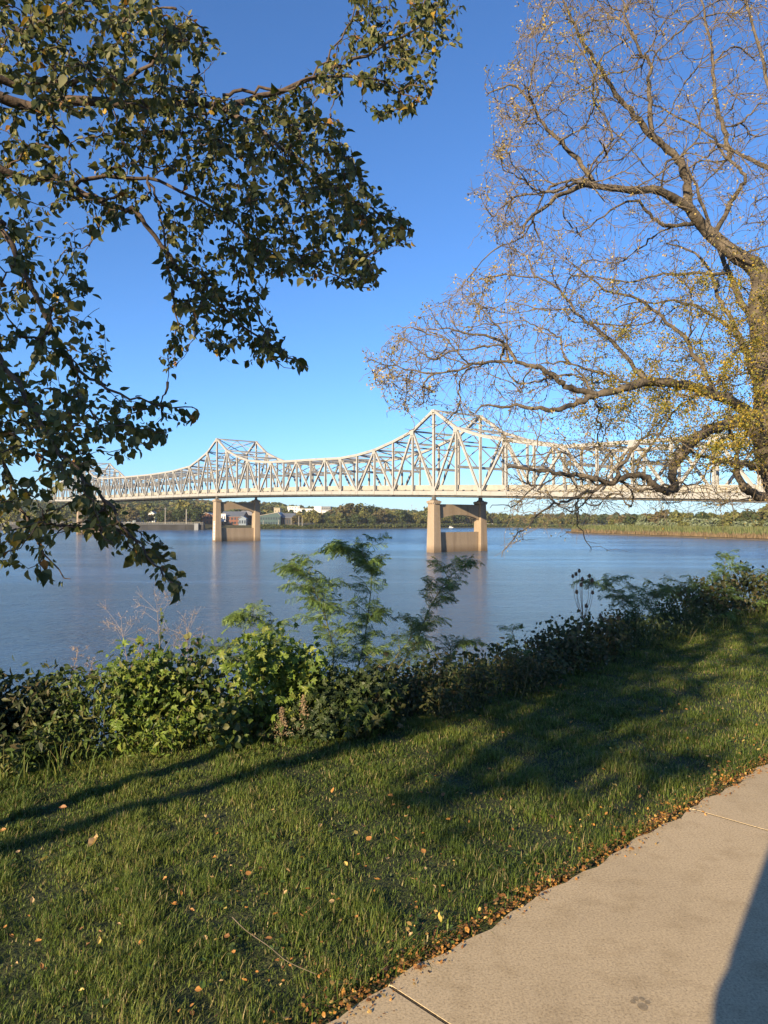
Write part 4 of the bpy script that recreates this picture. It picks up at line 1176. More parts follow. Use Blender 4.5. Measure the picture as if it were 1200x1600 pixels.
# second order: short fine twigs off everything grown so far
A, T, O, L_ = LT.flat()
sel = r.choice(len(A), 6800)
dirs = T[sel] * .85 + rand_dirs(6800, r) * .7
tg2 = A[sel] + dirs / np.linalg.norm(dirs, axis=1)[:, None] * r.uniform(.15, .62, 6800)[:, None]
x, y = proj(tg2)
okp = inpoly(x, y, crown_poly) | ((y > 680) & (y < 875) & (x > 770))
tg2 = tg2[okp]
newB = []
start = A[sel][okp]; Tst = T[sel][okp]
for a, t, tv_ in zip(start, tg2, Tst):
    f = np.linspace(0, 1, 5)[:, None]
    p = a + (t - a) * f + r.normal(size=(5, 3)) * .014 * np.sin(np.pi * f)
    newB.append(p)
dc = LT.desc()
tw = MB(); tw2 = MB()
for i in newA:
    r0 = min(.0046 * dc[i] ** .45, .034)
    if dc[i] > 9: MB().tube(LT.paths[i], np.linspace(r0, max(.004, r0 * .5), 8), 5).build('side_branch', M['locust_bark'], locust, smooth=True)
    else: tw2.tube(LT.paths[i], np.linspace(r0, max(.003, r0 * .4), 8), 4)
tw3 = MB()
for p in newB: tw3.tube(p, np.linspace(.0048, .0026, 5), 3)
tw2.build('twigs', M['twig'], locust, smooth=True)['kind'] = 'stuff'
tw3.build('fine_twigs', M['twig'], locust, smooth=True)['kind'] = 'stuff'
# leaflets: thick yellow tufts near the trunk, sparse pale tips at the rim
ends = [LT.paths[i][-1] for i in newA] + [LT.paths[i][4] for i in newA] + [p[-1] for p in newB] + [p[2] for p in newB]
ends = np.array(ends)
x, y = proj(ends)
dens = np.zeros(len(ends))
def blob(cx, cy_, rx, ry, a): return a * np.exp(-((x - cx) / rx) ** 2 - ((y - cy_) / ry) ** 2)
dens += 1.1 * blob(1110, 590, 130, 90, 1.0) + blob(1180, 490, 60, 70, 1.2) + blob(1110, 430, 40, 25, .9) + blob(1010, 600, 80, 35, .8) + blob(1020, 630, 130, 65, .55) + blob(920, 480, 120, 60, .3) + blob(1150, 690, 60, 40, .7)
edge = np.min(np.sqrt((x[:, None] - rp[None, ::4, 0]) ** 2 + (y[:, None] - rp[None, ::4, 1]) ** 2), 1)
clump = np.clip(.2 + 1.3 * np.sin(ends[:, 0] * 4.1 + 2 * np.sin(ends[:, 2] * 3.3)) * np.sin(ends[:, 2] * 4.7 + ends[:, 1] * 3), 0, 2)
dens += (.22 * np.exp(-(edge / 60) ** 2) + blob(890, 100, 90, 70, .25) + blob(800, 420, 60, 50, .25) + .17) * clump
tufty = r.random(len(ends)) < .36
num = r.poisson(dens * np.where(tufty, np.where(dens > .3, 30, 26), 1.5))
idx = np.repeat(np.arange(len(ends)), num)
n = len(idx)
pos = ends[idx] + r.normal(size=(n, 3)) * np.where(dens[idx] > .3, .06, .045)[:, None]
R = frames(rand_dirs(n, r), rand_dirs(n, r) + np.array((-.3, -.5, .5)))
lv = np.array([(0, 0, 0), (.5, .35, .03), (0, 1, 0), (-.5, .35, .03)])
V, Fc = scatter(lv, QF, pos, R, np.stack([r.uniform(.018, .03, n), r.uniform(.03, .055, n), np.full(n, .03)], 1))
cy_ = np.array([(.36, .25, .03), (.28, .22, .03), (.2, .19, .035), (.14, .15, .035)])
cp_ = np.array([(.36, .28, .12), (.28, .22, .07), (.2, .18, .06), (.4, .29, .08)])
near = (dens[idx] > .3) & (edge[idx] > 60)
c = np.where(near[:, None], cy_[r.integers(0, 4, n)], cp_[r.integers(0, 4, n)]) * r.uniform(.75, 1.2, (n, 1))
fo = link(bpy.data.objects.new('foliage', make_mesh('foliage', V, [Fc], M['leaf'], np.repeat(c, 4, 0))), locust)
fo.location = tuple(-locust.location); fo['kind'] = 'stuff'
# knot in the trunk, the dark inside of its hole painted as a black disc
kh = P(1184, 668, LY - .24)
th = np.linspace(0, 2 * math.pi, 13)[:-1]
mb = MB(); mb.tube([kh + (-.05, -.1, 0), kh + (-.02, .0, .0), kh + (.05, .2, .01)], [.09, .12, .13], 10)
mb.build('knot_stub', M['birch_bark'], locust, smooth=True)
kd = MB(); cpt = kh + np.array((-.05, -.104, 0))
kd.add([cpt] + [cpt + .088 * np.array((math.cos(t), 0, math.sin(t))) for t in th], T=[(0, 1 + i, 1 + (i + 1) % 12) for i in range(12)])
kd.build('knot_hole_shade', M['black_paint_and_hole'], locust)

# ------------------------------------------------------------------ trees behind the photographer (they throw the long shadows)
def park_tree(x, y, h, cr, cz, label, n=6800, trunk_r=.2, lean=(0, 0), squash=.8, blobs_n=9, seed=1, low=()):
    r = np.random.default_rng(seed)
    z0 = float(gz(x, y))
    e = empty('park_tree', (x, y, z0), label, 'tree')
    tp = smooth_path([(x, y, z0 - .1), (x + lean[0] * .1, y + lean[1] * .1, cz * .5), (x + lean[0], y + lean[1], cz), (x + lean[0], y + lean[1], h * .92)], 18)
    MB().tube(tp, np.linspace(trunk_r, .04, 18), 10).build('trunk', M['locust_bark'], e, smooth=True)
    bl = []
    for i in range(blobs_n):
        d = rand_dirs(1, r)[0]
        c = np.array((x + lean[0], y + lean[1], cz)) + d * cr * np.array((.6, .6, .6 * squash))
        bl.append((c, np.array((1, 1, .8)) * cr * r.uniform(.3, .5)))
        m_ = tp[min(12, 7 + i % 5)]
        MB().tube(smooth_path([m_, (m_ + c) / 2 + (0, 0, .2), c], 7), np.linspace(.06, .015, 7), 6).build('limb', M['locust_bark'], e, smooth=True)
    for lc, lr in low:       # low drooping limbs
        c = np.array(lc); m_ = tp[10]
        MB().tube(smooth_path([m_, m_ * .45 + c * .55 + np.array((0, 0, .5)), c], 9), np.linspace(.055, .012, 9), 6).build('limb', M['locust_bark'], e, smooth=True)
        bl.append((c, np.array(lr)))
    V, F, c = crown_arrays(r, n, bl, .13, [(.05, .07, .025), (.07, .085, .03), (.1, .1, .035)], .2)
    o = link(bpy.data.objects.new('foliage', make_mesh('foliage', V, [F], M['leaf'], c)), e)
    o.location = tuple(-e.location); o['kind'] = 'stuff'
park_tree(-8.58, -5.3, 8.2, 2.1, 6.3, 'leafy park tree behind the viewer whose crown shades the birch', 1800, .11, (1.85, -1.25), .95, 11, 3,
          (((-6.6, -6.7, 4.5), (.9, .9, .4)), ((-6.9, -6.2, 4.25), (.5, .8, .22)), ((-6.1, -7.1, 4.6), (.5, .5, .22)), ((-7.2, -6.6, 4.9), (.7, .6, .4))))
park_tree(-11.5, -4.6, 9, 1.9, 4.6, 'smaller unseen tree behind the viewer, added to shade the far left shrubs', 3500, .15, (.3, -.2), 1.2, 8, 5)  # unseen, added so its crown darkens the shrubs at the left border

# ------------------------------------------------------------------ photographer (casts the shadow on the path)
def person(x, y, face):
    import bmesh
    J = {'pelvis': (0, 0, .95), 'chest': (0, .0, 1.25), 'neck': (0, 0, 1.47), 'head': (0, .03, 1.58), 'crown': (0, .02, 1.72),
         'shl': (-.19, 0, 1.40), 'ell': (-.17, .14, 1.12), 'wrl': (-.12, .3, 1.5), 'hal': (-.07, .36, 1.58),
         'shr': (.19, 0, 1.40), 'elr': (.17, .14, 1.12), 'wrr': (.12, .3, 1.5), 'har': (.07, .36, 1.58),
         'hipl': (-.1, 0, .9), 'knl': (-.12, .03, .5), 'anl': (-.13, -.02, .09), 'tol': (-.14, .15, .04),
         'hipr': (.1, 0, .9), 'knr': (.12, .03, .5), 'anr': (.13, -.02, .09), 'tor': (.14, .15, .04)}
    rad = dict(pelvis=.33, chest=.215, neck=.065, head=.095, crown=.07, shl=.1, ell=.075, wrl=.04, hal=.04, shr=.1, elr=.075, wrr=.04, har=.04, hipl=.105, knl=.07, anl=.05, tol=.04, hipr=.105, knr=.07, anr=.05, tor=.04)
    E = [('pelvis', 'chest'), ('chest', 'neck'), ('neck', 'head'), ('head', 'crown'), ('chest', 'shl'), ('shl', 'ell'), ('ell', 'wrl'), ('wrl', 'hal'), ('chest', 'shr'), ('shr', 'elr'), ('elr', 'wrr'), ('wrr', 'har'),
         ('pelvis', 'hipl'), ('hipl', 'knl'), ('knl', 'anl'), ('anl', 'tol'), ('pelvis', 'hipr'), ('hipr', 'knr'), ('knr', 'anr'), ('anr', 'tor')]
    nm = list(J)
    me = bpy.data.meshes.new('person')
    me.from_pydata([J[k] for k in nm], [(nm.index(a), nm.index(b)) for a, b in E], [])
    o = link(bpy.data.objects.new('person', me))
    sk = o.modifiers.new('skin', 'SKIN'); o.modifiers.new('smooth', 'SUBSURF').levels = 2
    o.modifiers['smooth'].render_levels = 2
    if not me.skin_vertices: me.attributes  # layer is created with the modifier below
    lay = me.skin_vertices[0].data if me.skin_vertices else None
    if lay is None:
        bpy.context.view_layer.objects.active = o
        bpy.ops.mesh.customdata_skin_add(); lay = me.skin_vertices[0].data
    for i, k in enumerate(nm):
        lay[i].radius = (rad[k] * (1.25 if k in ('pelvis', 'chest') else 1), rad[k] * (.8 if k in ('pelvis', 'chest') else 1)); lay[i].use_root = (k == 'pelvis')
    me.materials.append(M['cloth'])
    o.location = (x, y, 0); o.rotation_euler.z = face
    tag(o, 'photographer in dark jacket raising both hands, throwing the shadow on the path', 'person')
person(-.5, -.42, math.radians(-10))

# ------------------------------------------------------------------ lawn grass
def in_view(pos, m=420, extra=0):
    x, y = proj(pos)
    return (x > -m) & (x < 1200 + m) & (y < 1600 + m + extra) & (pos[:, 1] > .5)
r = np.random.default_rng(31)
def field(n_lo, n_hi, l_lo, l_hi, count):
    nn = r.uniform(n_lo, n_hi, count); l = r.uniform(l_lo, l_hi, count)
    x = N_EDGE[0] * nn + D_EDGE[0] * l; y = N_EDGE[1] * nn + D_EDGE[1] * l
    return np.stack((x, y, gz(x, y)), 1), nn
BL_V = np.array([(-.5, 0, 0), (.5, 0, 0), (-.42, .10, .5), (.42, .10, .5), (-.2, .38, .86), (.2, .38, .86), (0, .72, 1.0)])
BL_F = np.array([(0, 1, 3), (0, 3, 2), (2, 3, 5), (2, 5, 4), (4, 5, 6)])
def blades(pos, hgt, wid, bend, cols, name, label, yaw=None):
    n = len(pos)
    a = r.uniform(0, 6.28, n) if yaw is None else yaw
    tl = r.normal(size=n) * .7
    R = np.zeros((n, 3, 3))
    R[:, 0, 0] = np.cos(a); R[:, 1, 0] = np.sin(a); R[:, 0, 1] = -np.sin(a); R[:, 1, 1] = np.cos(a); R[:, 2, 2] = 1
    ct, st = np.cos(tl), np.sin(tl)
    zx = np.stack((-np.sin(a) * st, np.cos(a) * st, ct), 1)
    R[:, :, 2] = zx
    V, F = scatter(BL_V, BL_F, pos, R, np.stack((wid, hgt * bend, hgt), 1))
    o = link(bpy.data.objects.new(name, make_mesh(name, V, [F], M['grass'], np.repeat(cols, 7, 0))))
    return tag(o, label, 'grass', kind='stuff')
def lawn_cols(pos, n):
    pal = np.array([(.055, .088, .017), (.085, .13, .024), (.122, .172, .031), (.165, .2, .043), (.21, .21, .066), (.3, .245, .115)])
    cl = wob(pos[:, 0] * 1.3, pos[:, 1] * 1.3) + .6 * wob(pos[:, 0] * 3.7 + 4, pos[:, 1] * 3.7)
    k = np.clip(np.round(1.6 + 1.0 * cl + r.normal(size=n) * 1.0), 0, 4).astype(int)
    k[r.random(n) < .09] = 5
    return pal[k] * r.uniform(.8, 1.2, (n, 1))
parts_ = []
for (n0, n1, l0, l1, dens_) in ((N_PATH - .02, N_BANK + .5, -4.5, 2.2, 17000), (N_PATH - .02, N_BANK + .5, 2.2, 6.5, 10000), (N_PATH - .02, N_BANK + .5, 6.5, 13, 4500), (N_PATH - .02, N_BANK + .6, 13, 26, 1800)):
    p_, nn_ = field(n0, n1, l0, l1, int((n1 - n0) * (l1 - l0) * dens_))
    k = in_view(p_) & (nn_ > N_PATH + .045 + .05 * r.random(len(nn_)))
    p_ = p_[k]; nn_ = nn_[k]
    # tufts: thin out the hollows
    cl = wob(p_[:, 0] * 4.3, p_[:, 1] * 4.3) + .7 * wob(p_[:, 0] * 11 + 3, p_[:, 1] * 11)
    k = r.random(len(p_)) < np.clip(.7 + .42 * cl, .25, 1)
    parts_.append((p_[k], cl[k]))
pos = np.concatenate([a for a, b in parts_]); cl = np.concatenate([b for a, b in parts_])
n = len(pos)
dist = pos[:, 1]
hg = r.uniform(.016, .042, n) * np.clip(1 + .75 * cl, .45, 2) * np.interp(dist, [2, 6], [1.1, 1.0])
edge_n = nd(pos[:, 0], pos[:, 1])
hg *= 1 + .5 * np.exp(-((edge_n - N_PATH) / .12) ** 2) + .8 * np.clip((edge_n - N_BANK + .15) / .5, 0, 1)
hg = np.clip(hg, .015, .14)
wd = np.clip(.0016 + .0006 * dist, .002, .011) * r.uniform(.7, 1.3, n)
blades(pos, hg, wd, r.uniform(.3, 1.5, n), lawn_cols(pos, n), 'lawn_grass', 'short mown green grass covering the lawn')
# broad-leaved weeds among the grass
cw = []
for i in range(150):
    q, _ = field(N_PATH + .1, N_BANK, -3, 10, 1)
    k = int(r.integers(8, 34)); o_ = r.normal(size=(k, 2)) * r.uniform(.03, .12)
    cw.append(np.stack((q[0, 0] + o_[:, 0], q[0, 1] + o_[:, 1]), 1))
cw = np.concatenate(cw); n = len(cw)
pw = np.stack((cw[:, 0], cw[:, 1], gz(cw[:, 0], cw[:, 1]) + r.uniform(.012, .035, n)), 1)
pw = pw[in_view(pw)]; n = len(pw)
V, F = scatter(LEAF_V, LEAF_F, pw, frames(rand_dirs(n, r) * np.array((1, 1, .25)), np.array((0, 0, 1.)) + .5 * rand_dirs(n, r)), r.uniform(.014, .034, n))
c = np.array([(.06, .11, .03), (.08, .13, .03), (.1, .14, .04)])[r.integers(0, 3, n)] * r.uniform(.8, 1.2, (n, 1))
tag(link(bpy.data.objects.new('lawn_weeds', make_mesh('lawn_weeds', V, [F], M['grass'], np.repeat(c, len(LEAF_V), 0)))), 'small clover and broad leaved weeds scattered through the lawn', 'weeds', kind='stuff')
# coarser tufts hanging over the path edge
m = 5200
l = r.uniform(-2.5, 16, m); nn = N_PATH + np.abs(r.normal(size=m)) * .1 + .03
tuft = wob(l * 3.1, l * .7) + wob(l * 9, 0)
k = r.random(m) < np.clip(.55 + .5 * tuft, .1, 1)
l, nn = l[k], nn[k]; m = len(l)
x = N_EDGE[0] * nn + D_EDGE[0] * l; y = N_EDGE[1] * nn + D_EDGE[1] * l
pe = np.stack((x, y, gz(x, y)), 1)
yaw = math.atan2(N_EDGE[1], N_EDGE[0]) + math.pi / 2 + r.normal(size=m) * .9
blades(pe, r.uniform(.05, .11, m), r.uniform(.0035, .006, m), r.uniform(.8, 1.9, m), lawn_cols(pe, m), 'edge_grass', 'longer grass tufts flopping over the path edge', yaw)

# ------------------------------------------------------------------ leaves on the ground
CURL = np.array([(0, -.5, .05), (.32, -.22, .18), (.36, .1, .22), (.2, .38, .12), (0, .6, .2), (-.22, .38, .16), (-.38, .08, .26), (-.3, -.24, .14), (0, 0, .0), (0, .3, .02)])
CURL_F = np.array([(0, 1, 8), (1, 2, 8), (2, 9, 8), (2, 3, 9), (3, 4, 9), (4, 5, 9), (5, 6, 9), (6, 8, 9), (6, 7, 8), (7, 0, 8)])
fall_cols = {'orange': (.5, .24, .07), 'tan': (.52, .36, .18), 'brown': (.3, .15, .06), 'yellow': (.55, .42, .12)}
fl_me = {}
for nm, c in fall_cols.items():
    for v in range(3):
        vv = CURL.copy(); vv[:, 2] *= (.5 + .5 * v); vv[:, 0] *= (1.1 - .18 * v)
        fl_me[nm, v] = make_mesh('fallen_leaf', vv, [CURL_F], M['leaf'], np.array([np.array(c) * (.85 + .3 * random.random()) for _ in vv]))
def fallen(px, py, size_px, cname, label=None, group=None, rx=None):
    g = G(px, py)
    s = size_px * g[1] / F_PX
    o = inst('fallen_leaf', fl_me[cname, random.randrange(3)], None, g + np.array((0, 0, .032)))
    o.rotation_mode = 'XYZ'; o.rotation_euler = (random.uniform(-.5, .7) if rx is None else rx, random.uniform(-.5, .5), random.uniform(0, 6.28)); o.scale = (s,) * 3
    lb = {'orange': 'small curled orange leaf fallen in the grass', 'tan': 'pale tan leaf fallen in the grass', 'brown': 'dry brown leaf fallen in the grass', 'yellow': 'small yellow leaf fallen in the grass'}[cname]
    n_ = nd(g[0], g[1])
    wh = ('close to the path edge' if n_ < N_PATH + .5 else 'on the lawn near the bank plants' if n_ > N_BANK - 1.1 else
          'at the bottom of the lawn' if py > 1470 else 'on the left of the lawn' if px < 260 else 'in the middle of the lawn' if px < 560 else 'on the right of the lawn')
    tag(o, label or lb + ' ' + wh, 'leaf', None if label else cname + ' leaves fallen ' + wh)
fallen(147, 1327, 24, 'tan', 'largest pale tan leaf lying flat on the left of the lawn', rx=.2)
fallen(69, 1352, 14, 'yellow', 'upright yellowish leaf left of the largest pale leaf', rx=.8)
fallen(324, 1287, 15, 'tan', 'pale curled leaf beside the thin tree shadow', rx=.5)
fallen(4, 1307, 11, 'orange', 'bright orange leaf at the left border of the picture', rx=.3)
fallen(685, 1447, 17, 'yellow', 'upright pale leaf in the leaf litter at the path edge', rx=1.2)
spots = [(97, 1307), (108, 1332), (28, 1340), (99, 1270), (258, 1384), (375, 1341), (332, 1382), (335, 1350), (388, 1375), (407, 1368), (450, 1371), (372, 1405), (415, 1408), (360, 1403), (446, 1405), (385, 1430), (300, 1434), (273, 1425), (320, 1478), (355, 1475), (365, 1500), (154, 1483), (50, 1418), (8, 1460), (18, 1475), (220, 1485),
         (140, 1510), (65, 1524), (100, 1560), (128, 1562), (345, 1547), (310, 1560), (300, 1585), (382, 1546), (403, 1532), (433, 1515), (456, 1512), (470, 1497), (182, 1400), (520, 1243), (567, 1299), (610, 1252), (668, 1247), (693, 1250), (700, 1290), (556, 1310), (640, 1296), (576, 1320), (620, 1320), (662, 1340), (675, 1350), (690, 1345), (560, 1345), (540, 1360), (605, 1352), (570, 1365), (590, 1385), (650, 1385), (660, 1390), (800, 1160), (893, 1135), (960, 1235), (500, 1300), (480, 1400), (470, 1350), (430, 1440), (520, 1410), (420, 1480)]
cyc = ['orange', 'orange', 'tan', 'brown', 'orange', 'yellow', 'tan', 'orange']
for i, (a, b) in enumerate(spots): fallen(a, b, random.uniform(6, 12), cyc[i % 8])
for i in range(190):
    l = random.uniform(-2, 7); nn = N_PATH + abs(random.gauss(0, 1.1)) + .1
    if nn > N_BANK: continue
    q = NL(nn, l); x, y = proj(q)
    if 0 < x < 1200 and y < 1600: fallen(float(x), float(y), random.uniform(4, 8) * (3.2 / q[1]) ** .5, random.choice(cyc))
for i in range(16):
    l0, n0 = random.uniform(-1.2, 2.2), N_PATH + random.uniform(.15, 1.3)
    for j in range(random.randrange(3, 8)):
        q = NL(n0 + random.gauss(0, .09), l0 + random.gauss(0, .14)); x, y = proj(q)
        if 0 < x < 1200 and y < 1600: fallen(float(x), float(y), random.uniform(5, 10) * (3.0 / q[1]) ** .5, random.choice(['orange', 'brown', 'orange', 'tan']))
# litter of small leaflets along the path
m = 24000
l = r.uniform(-2.2, 13, m); wdt = np.clip(.05 + .03 * wob(l * 2.3, 0), .02, .12)
nn = N_PATH + .055 + r.normal(size=m) * wdt * np.where(r.random(m) < .5, .6, 1) + np.where(r.random(m) < .12, np.abs(r.normal(size=m)) * .22, 0)
kc = r.random(m) < np.clip(.62 + .4 * wob(l * 3.7, 2) + .3 * wob(l * 13, 0), .25, 1)
l, nn = l[kc], nn[kc]; m = len(l)
x = N_EDGE[0] * nn + D_EDGE[0] * l; y = N_EDGE[1] * nn + D_EDGE[1] * l
zz = np.where(nn < N_PATH, .002, gz(x, y) + .004) + np.abs(r.normal(size=m)) * .02 * np.clip((nn - N_PATH + .03) / .04, 0.1, 1)
pos = np.stack((x, y, zz), 1)
R = frames(rand_dirs(m, r) * np.array((1, 1, .3)), np.tile((0, 0, 1.0), (m, 1)) + .6 * rand_dirs(m, r))
LV = np.array([(0, -.5, .02), (.3, -.1, .12), (.22, .3, .1), (0, .5, 0), (-.22, .3, .12), (-.3, -.1, .1)]); LF = np.array([(0, 1, 5), (1, 2, 5), (2, 4, 5), (2, 3, 4)])
V, F = scatter(LV, LF, pos, R, np.clip(r.lognormal(-4.3, .4, m), .006, .04))
c = np.array([(.5, .25, .06), (.42, .2, .05), (.3, .14, .05), (.55, .36, .12), (.2, .1, .04)])[r.integers(0, 5, m)] * r.uniform(.7, 1.2, (m, 1))
tag(link(bpy.data.objects.new('leaf_litter', make_mesh('leaf_litter', V, [F], M['leaf'], np.repeat(c, 6, 0)))), 'strip of small orange leaflets gathered along the path edge', 'leaf litter', kind='stuff')
# twigs lying about
for pts, rr, lb in (([(363, 1450), (385, 1472), (420, 1497), (450, 1522), (495, 1542)], .0022, 'long thin reddish twig lying in the grass near the path'), ([(845, 1343), (852, 1336), (868, 1322)], .0016, 'thin bent twig lying on the concrete near the grass edge')):
    pp = [G(a, b) + np.array((0, 0, .045 if b > 1400 else .028)) for a, b in pts]
    tag(MB().tube(smooth_path(pp, 14), np.linspace(rr, rr * .5, 14), 5).build('twig', M['twig']), lb, 'twig')

# ------------------------------------------------------------------ bank plants
LOBE_V = np.array([(0, 0, 0), (.22, .1, .02), (.52, .05, -.08), (.3, .34, .03), (.46, .62, -.06), (.17, .56, .03), (0, 1, -.1), (-.17, .56, .03), (-.46, .62, -.06), (-.3, .34, .03), (-.52, .05, -.08), (-.22, .1, .02), (0, .35, .0)])
LOBE_F = np.array([(i, i + 1, 12) for i in range(11)] + [(11, 0, 12)])
LANCE_V = np.array([(0, 0, 0), (.16, .3, .05), (.12, .65, .04), (0, 1, -.12), (-.12, .65, .04), (-.16, .3, .05), (0, .5, 0)])
LANCE_F = np.array([(0, 1, 6), (1, 2, 6), (2, 3, 6), (3, 4, 6), (4, 5, 6), (5, 0, 6)])
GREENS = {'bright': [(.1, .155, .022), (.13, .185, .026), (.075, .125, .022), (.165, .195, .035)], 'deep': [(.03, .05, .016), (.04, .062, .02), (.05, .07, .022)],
          'dark': [(.03, .045, .016), (.045, .06, .02), (.065, .07, .025), (.085, .07, .03)], 'mixed': [(.06, .095, .02), (.085, .125, .025), (.045, .07, .018), (.12, .12, .04)]}  # the dark tone puts the shade on the shaded shrubs into leaf colour
def shrub(px, py, wpx, hpx, label, tone='mixed', leaf='lobe', n=900, lsize=.06, nobj=0, name='leafy_shrub', group=None, deep=.5, seed=None, setback=0.0):
    r = np.random.default_rng(seed if seed is not None else int(px * 7 + py))
    g2 = G2(px, py)
    b = g2 + np.array((N_EDGE[0], N_EDGE[1], 0)) * setback; b[2] = float(gz(b[0], b[1]))
    if px >= 640: hpx *= .76
    wm, hm = wpx * b[1] / F_PX, hpx * b[1] / F_PX + (g2[2] - b[2])
    e = empty(name, b, label, 'shrub', group)
    along = np.array((D_EDGE[0], D_EDGE[1], 0)); acr = np.array((N_EDGE[0], N_EDGE[1], 0)); cen = b + acr * deep * wm * .5
    st = MB(); pos, nor = [], []
    ns = max(6, int(wm * 16))
    for i in range(ns):
        a = r.uniform(-.5, .5); q = r.uniform(-.5, .6)
        hh = hm * (1 - (2 * a) ** 2 * .55) * r.uniform(.55, 1.05)
        base = cen + along * a * wm * .7 + acr * q * deep * wm * .6
        base[2] = float(gz(base[0], base[1]))
        tip = cen + along * a * wm + acr * q * deep * wm; tip[2] = b[2] + hh
        p = smooth_path([base, (base + tip) / 2 + r.normal(size=3) * .05 * hm, tip, tip + np.array((r.normal() * .1, r.normal() * .1, -.02)) * hm], 8)
        st.tube(p, np.linspace(.006, .002, 8), 4)
        k = n // ns
        f = r.uniform(.15, 1, k) ** .8 * 7; ai = np.clip(f.astype(int), 0, 6); g = (f - ai)[:, None]
        qq = p[ai] * (1 - g) + p[ai + 1] * g + r.normal(size=(k, 3)) * np.array((.1, .1, .085)) * (hm / .6) ** .5
        pos.append(qq); nor.append(rand_dirs(k, r) * .75 + np.array((-.35, -.5, .6)))
    pos = np.concatenate(pos); nor = np.concatenate(nor)
    floor_ = gz(pos[:, 0], pos[:, 1]) + .02
    pos[:, 2] = np.maximum(pos[:, 2], floor_)
    nL = len(pos)
    yd = rand_dirs(nL, r) + np.array((-.1, -.35, -.45))
    R = frames(yd, nor)
    tv, tf = {'lobe': (LOBE_V, LOBE_F), 'ovate': (LEAF_V, LEAF_F), 'lance': (LANCE_V, LANCE_F)}[leaf]
    sc = lsize * r.uniform(.55, 1.25, nL)
    pal = np.array(GREENS[tone]); ci = r.integers(0, len(pal), nL)
    rest = np.ones(nL, bool)
    if nobj:
        fo_ = np.abs((R[:, :, 2] * (pos - np.array((0, 0, CAM_Z)))).sum(1)) * sc * (pos @ np.array((0, -1., 0)) + 20)
        top = np.argsort(-fo_)[:nobj]; rest[top] = False
        mes = [make_mesh('leaf', tv, [tf], M['leaf'], np.tile(c, (len(tv), 1))) for c in pal]
        for i in top: inst('leaf', mes[ci[i]], e, pos[i], R[i], float(sc[i]))
    V, F = scatter(tv, tf, pos[rest], R[rest], sc[rest])
    c = pal[ci[rest]] * r.uniform(.75, 1.25, (rest.sum(), 1))
    o = link(bpy.data.objects.new('foliage', make_mesh('foliage', V, [F], M['leaf'], np.repeat(c, len(tv), 0))), e)
    o.location = tuple(-e.location); o['kind'] = 'stuff'
    st.build('stems', M['stem'], e, smooth=True)
    return e
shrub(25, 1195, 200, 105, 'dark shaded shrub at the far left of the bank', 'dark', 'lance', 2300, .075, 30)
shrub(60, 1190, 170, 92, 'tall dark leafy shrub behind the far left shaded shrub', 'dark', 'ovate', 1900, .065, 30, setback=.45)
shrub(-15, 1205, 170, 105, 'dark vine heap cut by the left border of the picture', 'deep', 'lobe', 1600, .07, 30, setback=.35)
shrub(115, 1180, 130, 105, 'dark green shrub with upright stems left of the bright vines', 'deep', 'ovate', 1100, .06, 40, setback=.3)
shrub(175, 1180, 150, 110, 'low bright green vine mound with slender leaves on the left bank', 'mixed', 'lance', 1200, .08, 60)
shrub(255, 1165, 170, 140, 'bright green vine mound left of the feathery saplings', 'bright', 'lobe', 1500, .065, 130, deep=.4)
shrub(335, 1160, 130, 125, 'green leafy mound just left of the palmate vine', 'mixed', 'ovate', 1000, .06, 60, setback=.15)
shrub(300, 1178, 170, 60, 'low weedy leaves at the lawn edge below the bright vines', 'bright', 'lance', 700, .07, 50)
shrub(95, 1205, 170, 50, 'low grassy weeds at the lawn edge on the left', 'mixed', 'lance', 700, .075, 30)
shrub(445, 1155, 150, 155, 'brightest yellow green vine mound with lobed leaves in the middle', 'bright', 'lobe', 1700, .07, 150, deep=.35)
shrub(395, 1172, 110, 75, 'low mixed weeds in front of the bright middle mound', 'mixed', 'ovate', 600, .06, 30)
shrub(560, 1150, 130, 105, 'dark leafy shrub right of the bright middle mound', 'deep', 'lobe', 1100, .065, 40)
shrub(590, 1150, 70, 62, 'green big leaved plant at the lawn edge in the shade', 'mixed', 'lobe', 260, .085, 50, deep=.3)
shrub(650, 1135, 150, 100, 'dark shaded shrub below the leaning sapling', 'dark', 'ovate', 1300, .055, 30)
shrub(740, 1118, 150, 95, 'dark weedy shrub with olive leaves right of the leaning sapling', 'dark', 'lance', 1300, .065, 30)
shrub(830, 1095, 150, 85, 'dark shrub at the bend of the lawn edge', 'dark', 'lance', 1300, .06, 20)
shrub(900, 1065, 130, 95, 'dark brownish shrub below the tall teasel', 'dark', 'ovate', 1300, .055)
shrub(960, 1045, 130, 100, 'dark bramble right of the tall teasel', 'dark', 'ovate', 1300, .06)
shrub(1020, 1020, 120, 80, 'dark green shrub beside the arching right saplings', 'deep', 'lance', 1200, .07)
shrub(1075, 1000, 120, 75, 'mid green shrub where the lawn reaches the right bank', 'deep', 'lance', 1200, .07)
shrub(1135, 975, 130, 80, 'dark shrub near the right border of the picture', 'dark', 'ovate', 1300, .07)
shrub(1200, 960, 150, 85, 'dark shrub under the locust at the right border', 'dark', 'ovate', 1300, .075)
for i, (a, b, c, d) in enumerate(((-60, 1200, 150, 130), (1290, 930, 150, 90))): shrub(a, b, c, d, ('dark shrub just beyond the left border', 'dark shrub just beyond the right border')[i], 'dark', 'ovate', 600, .08)
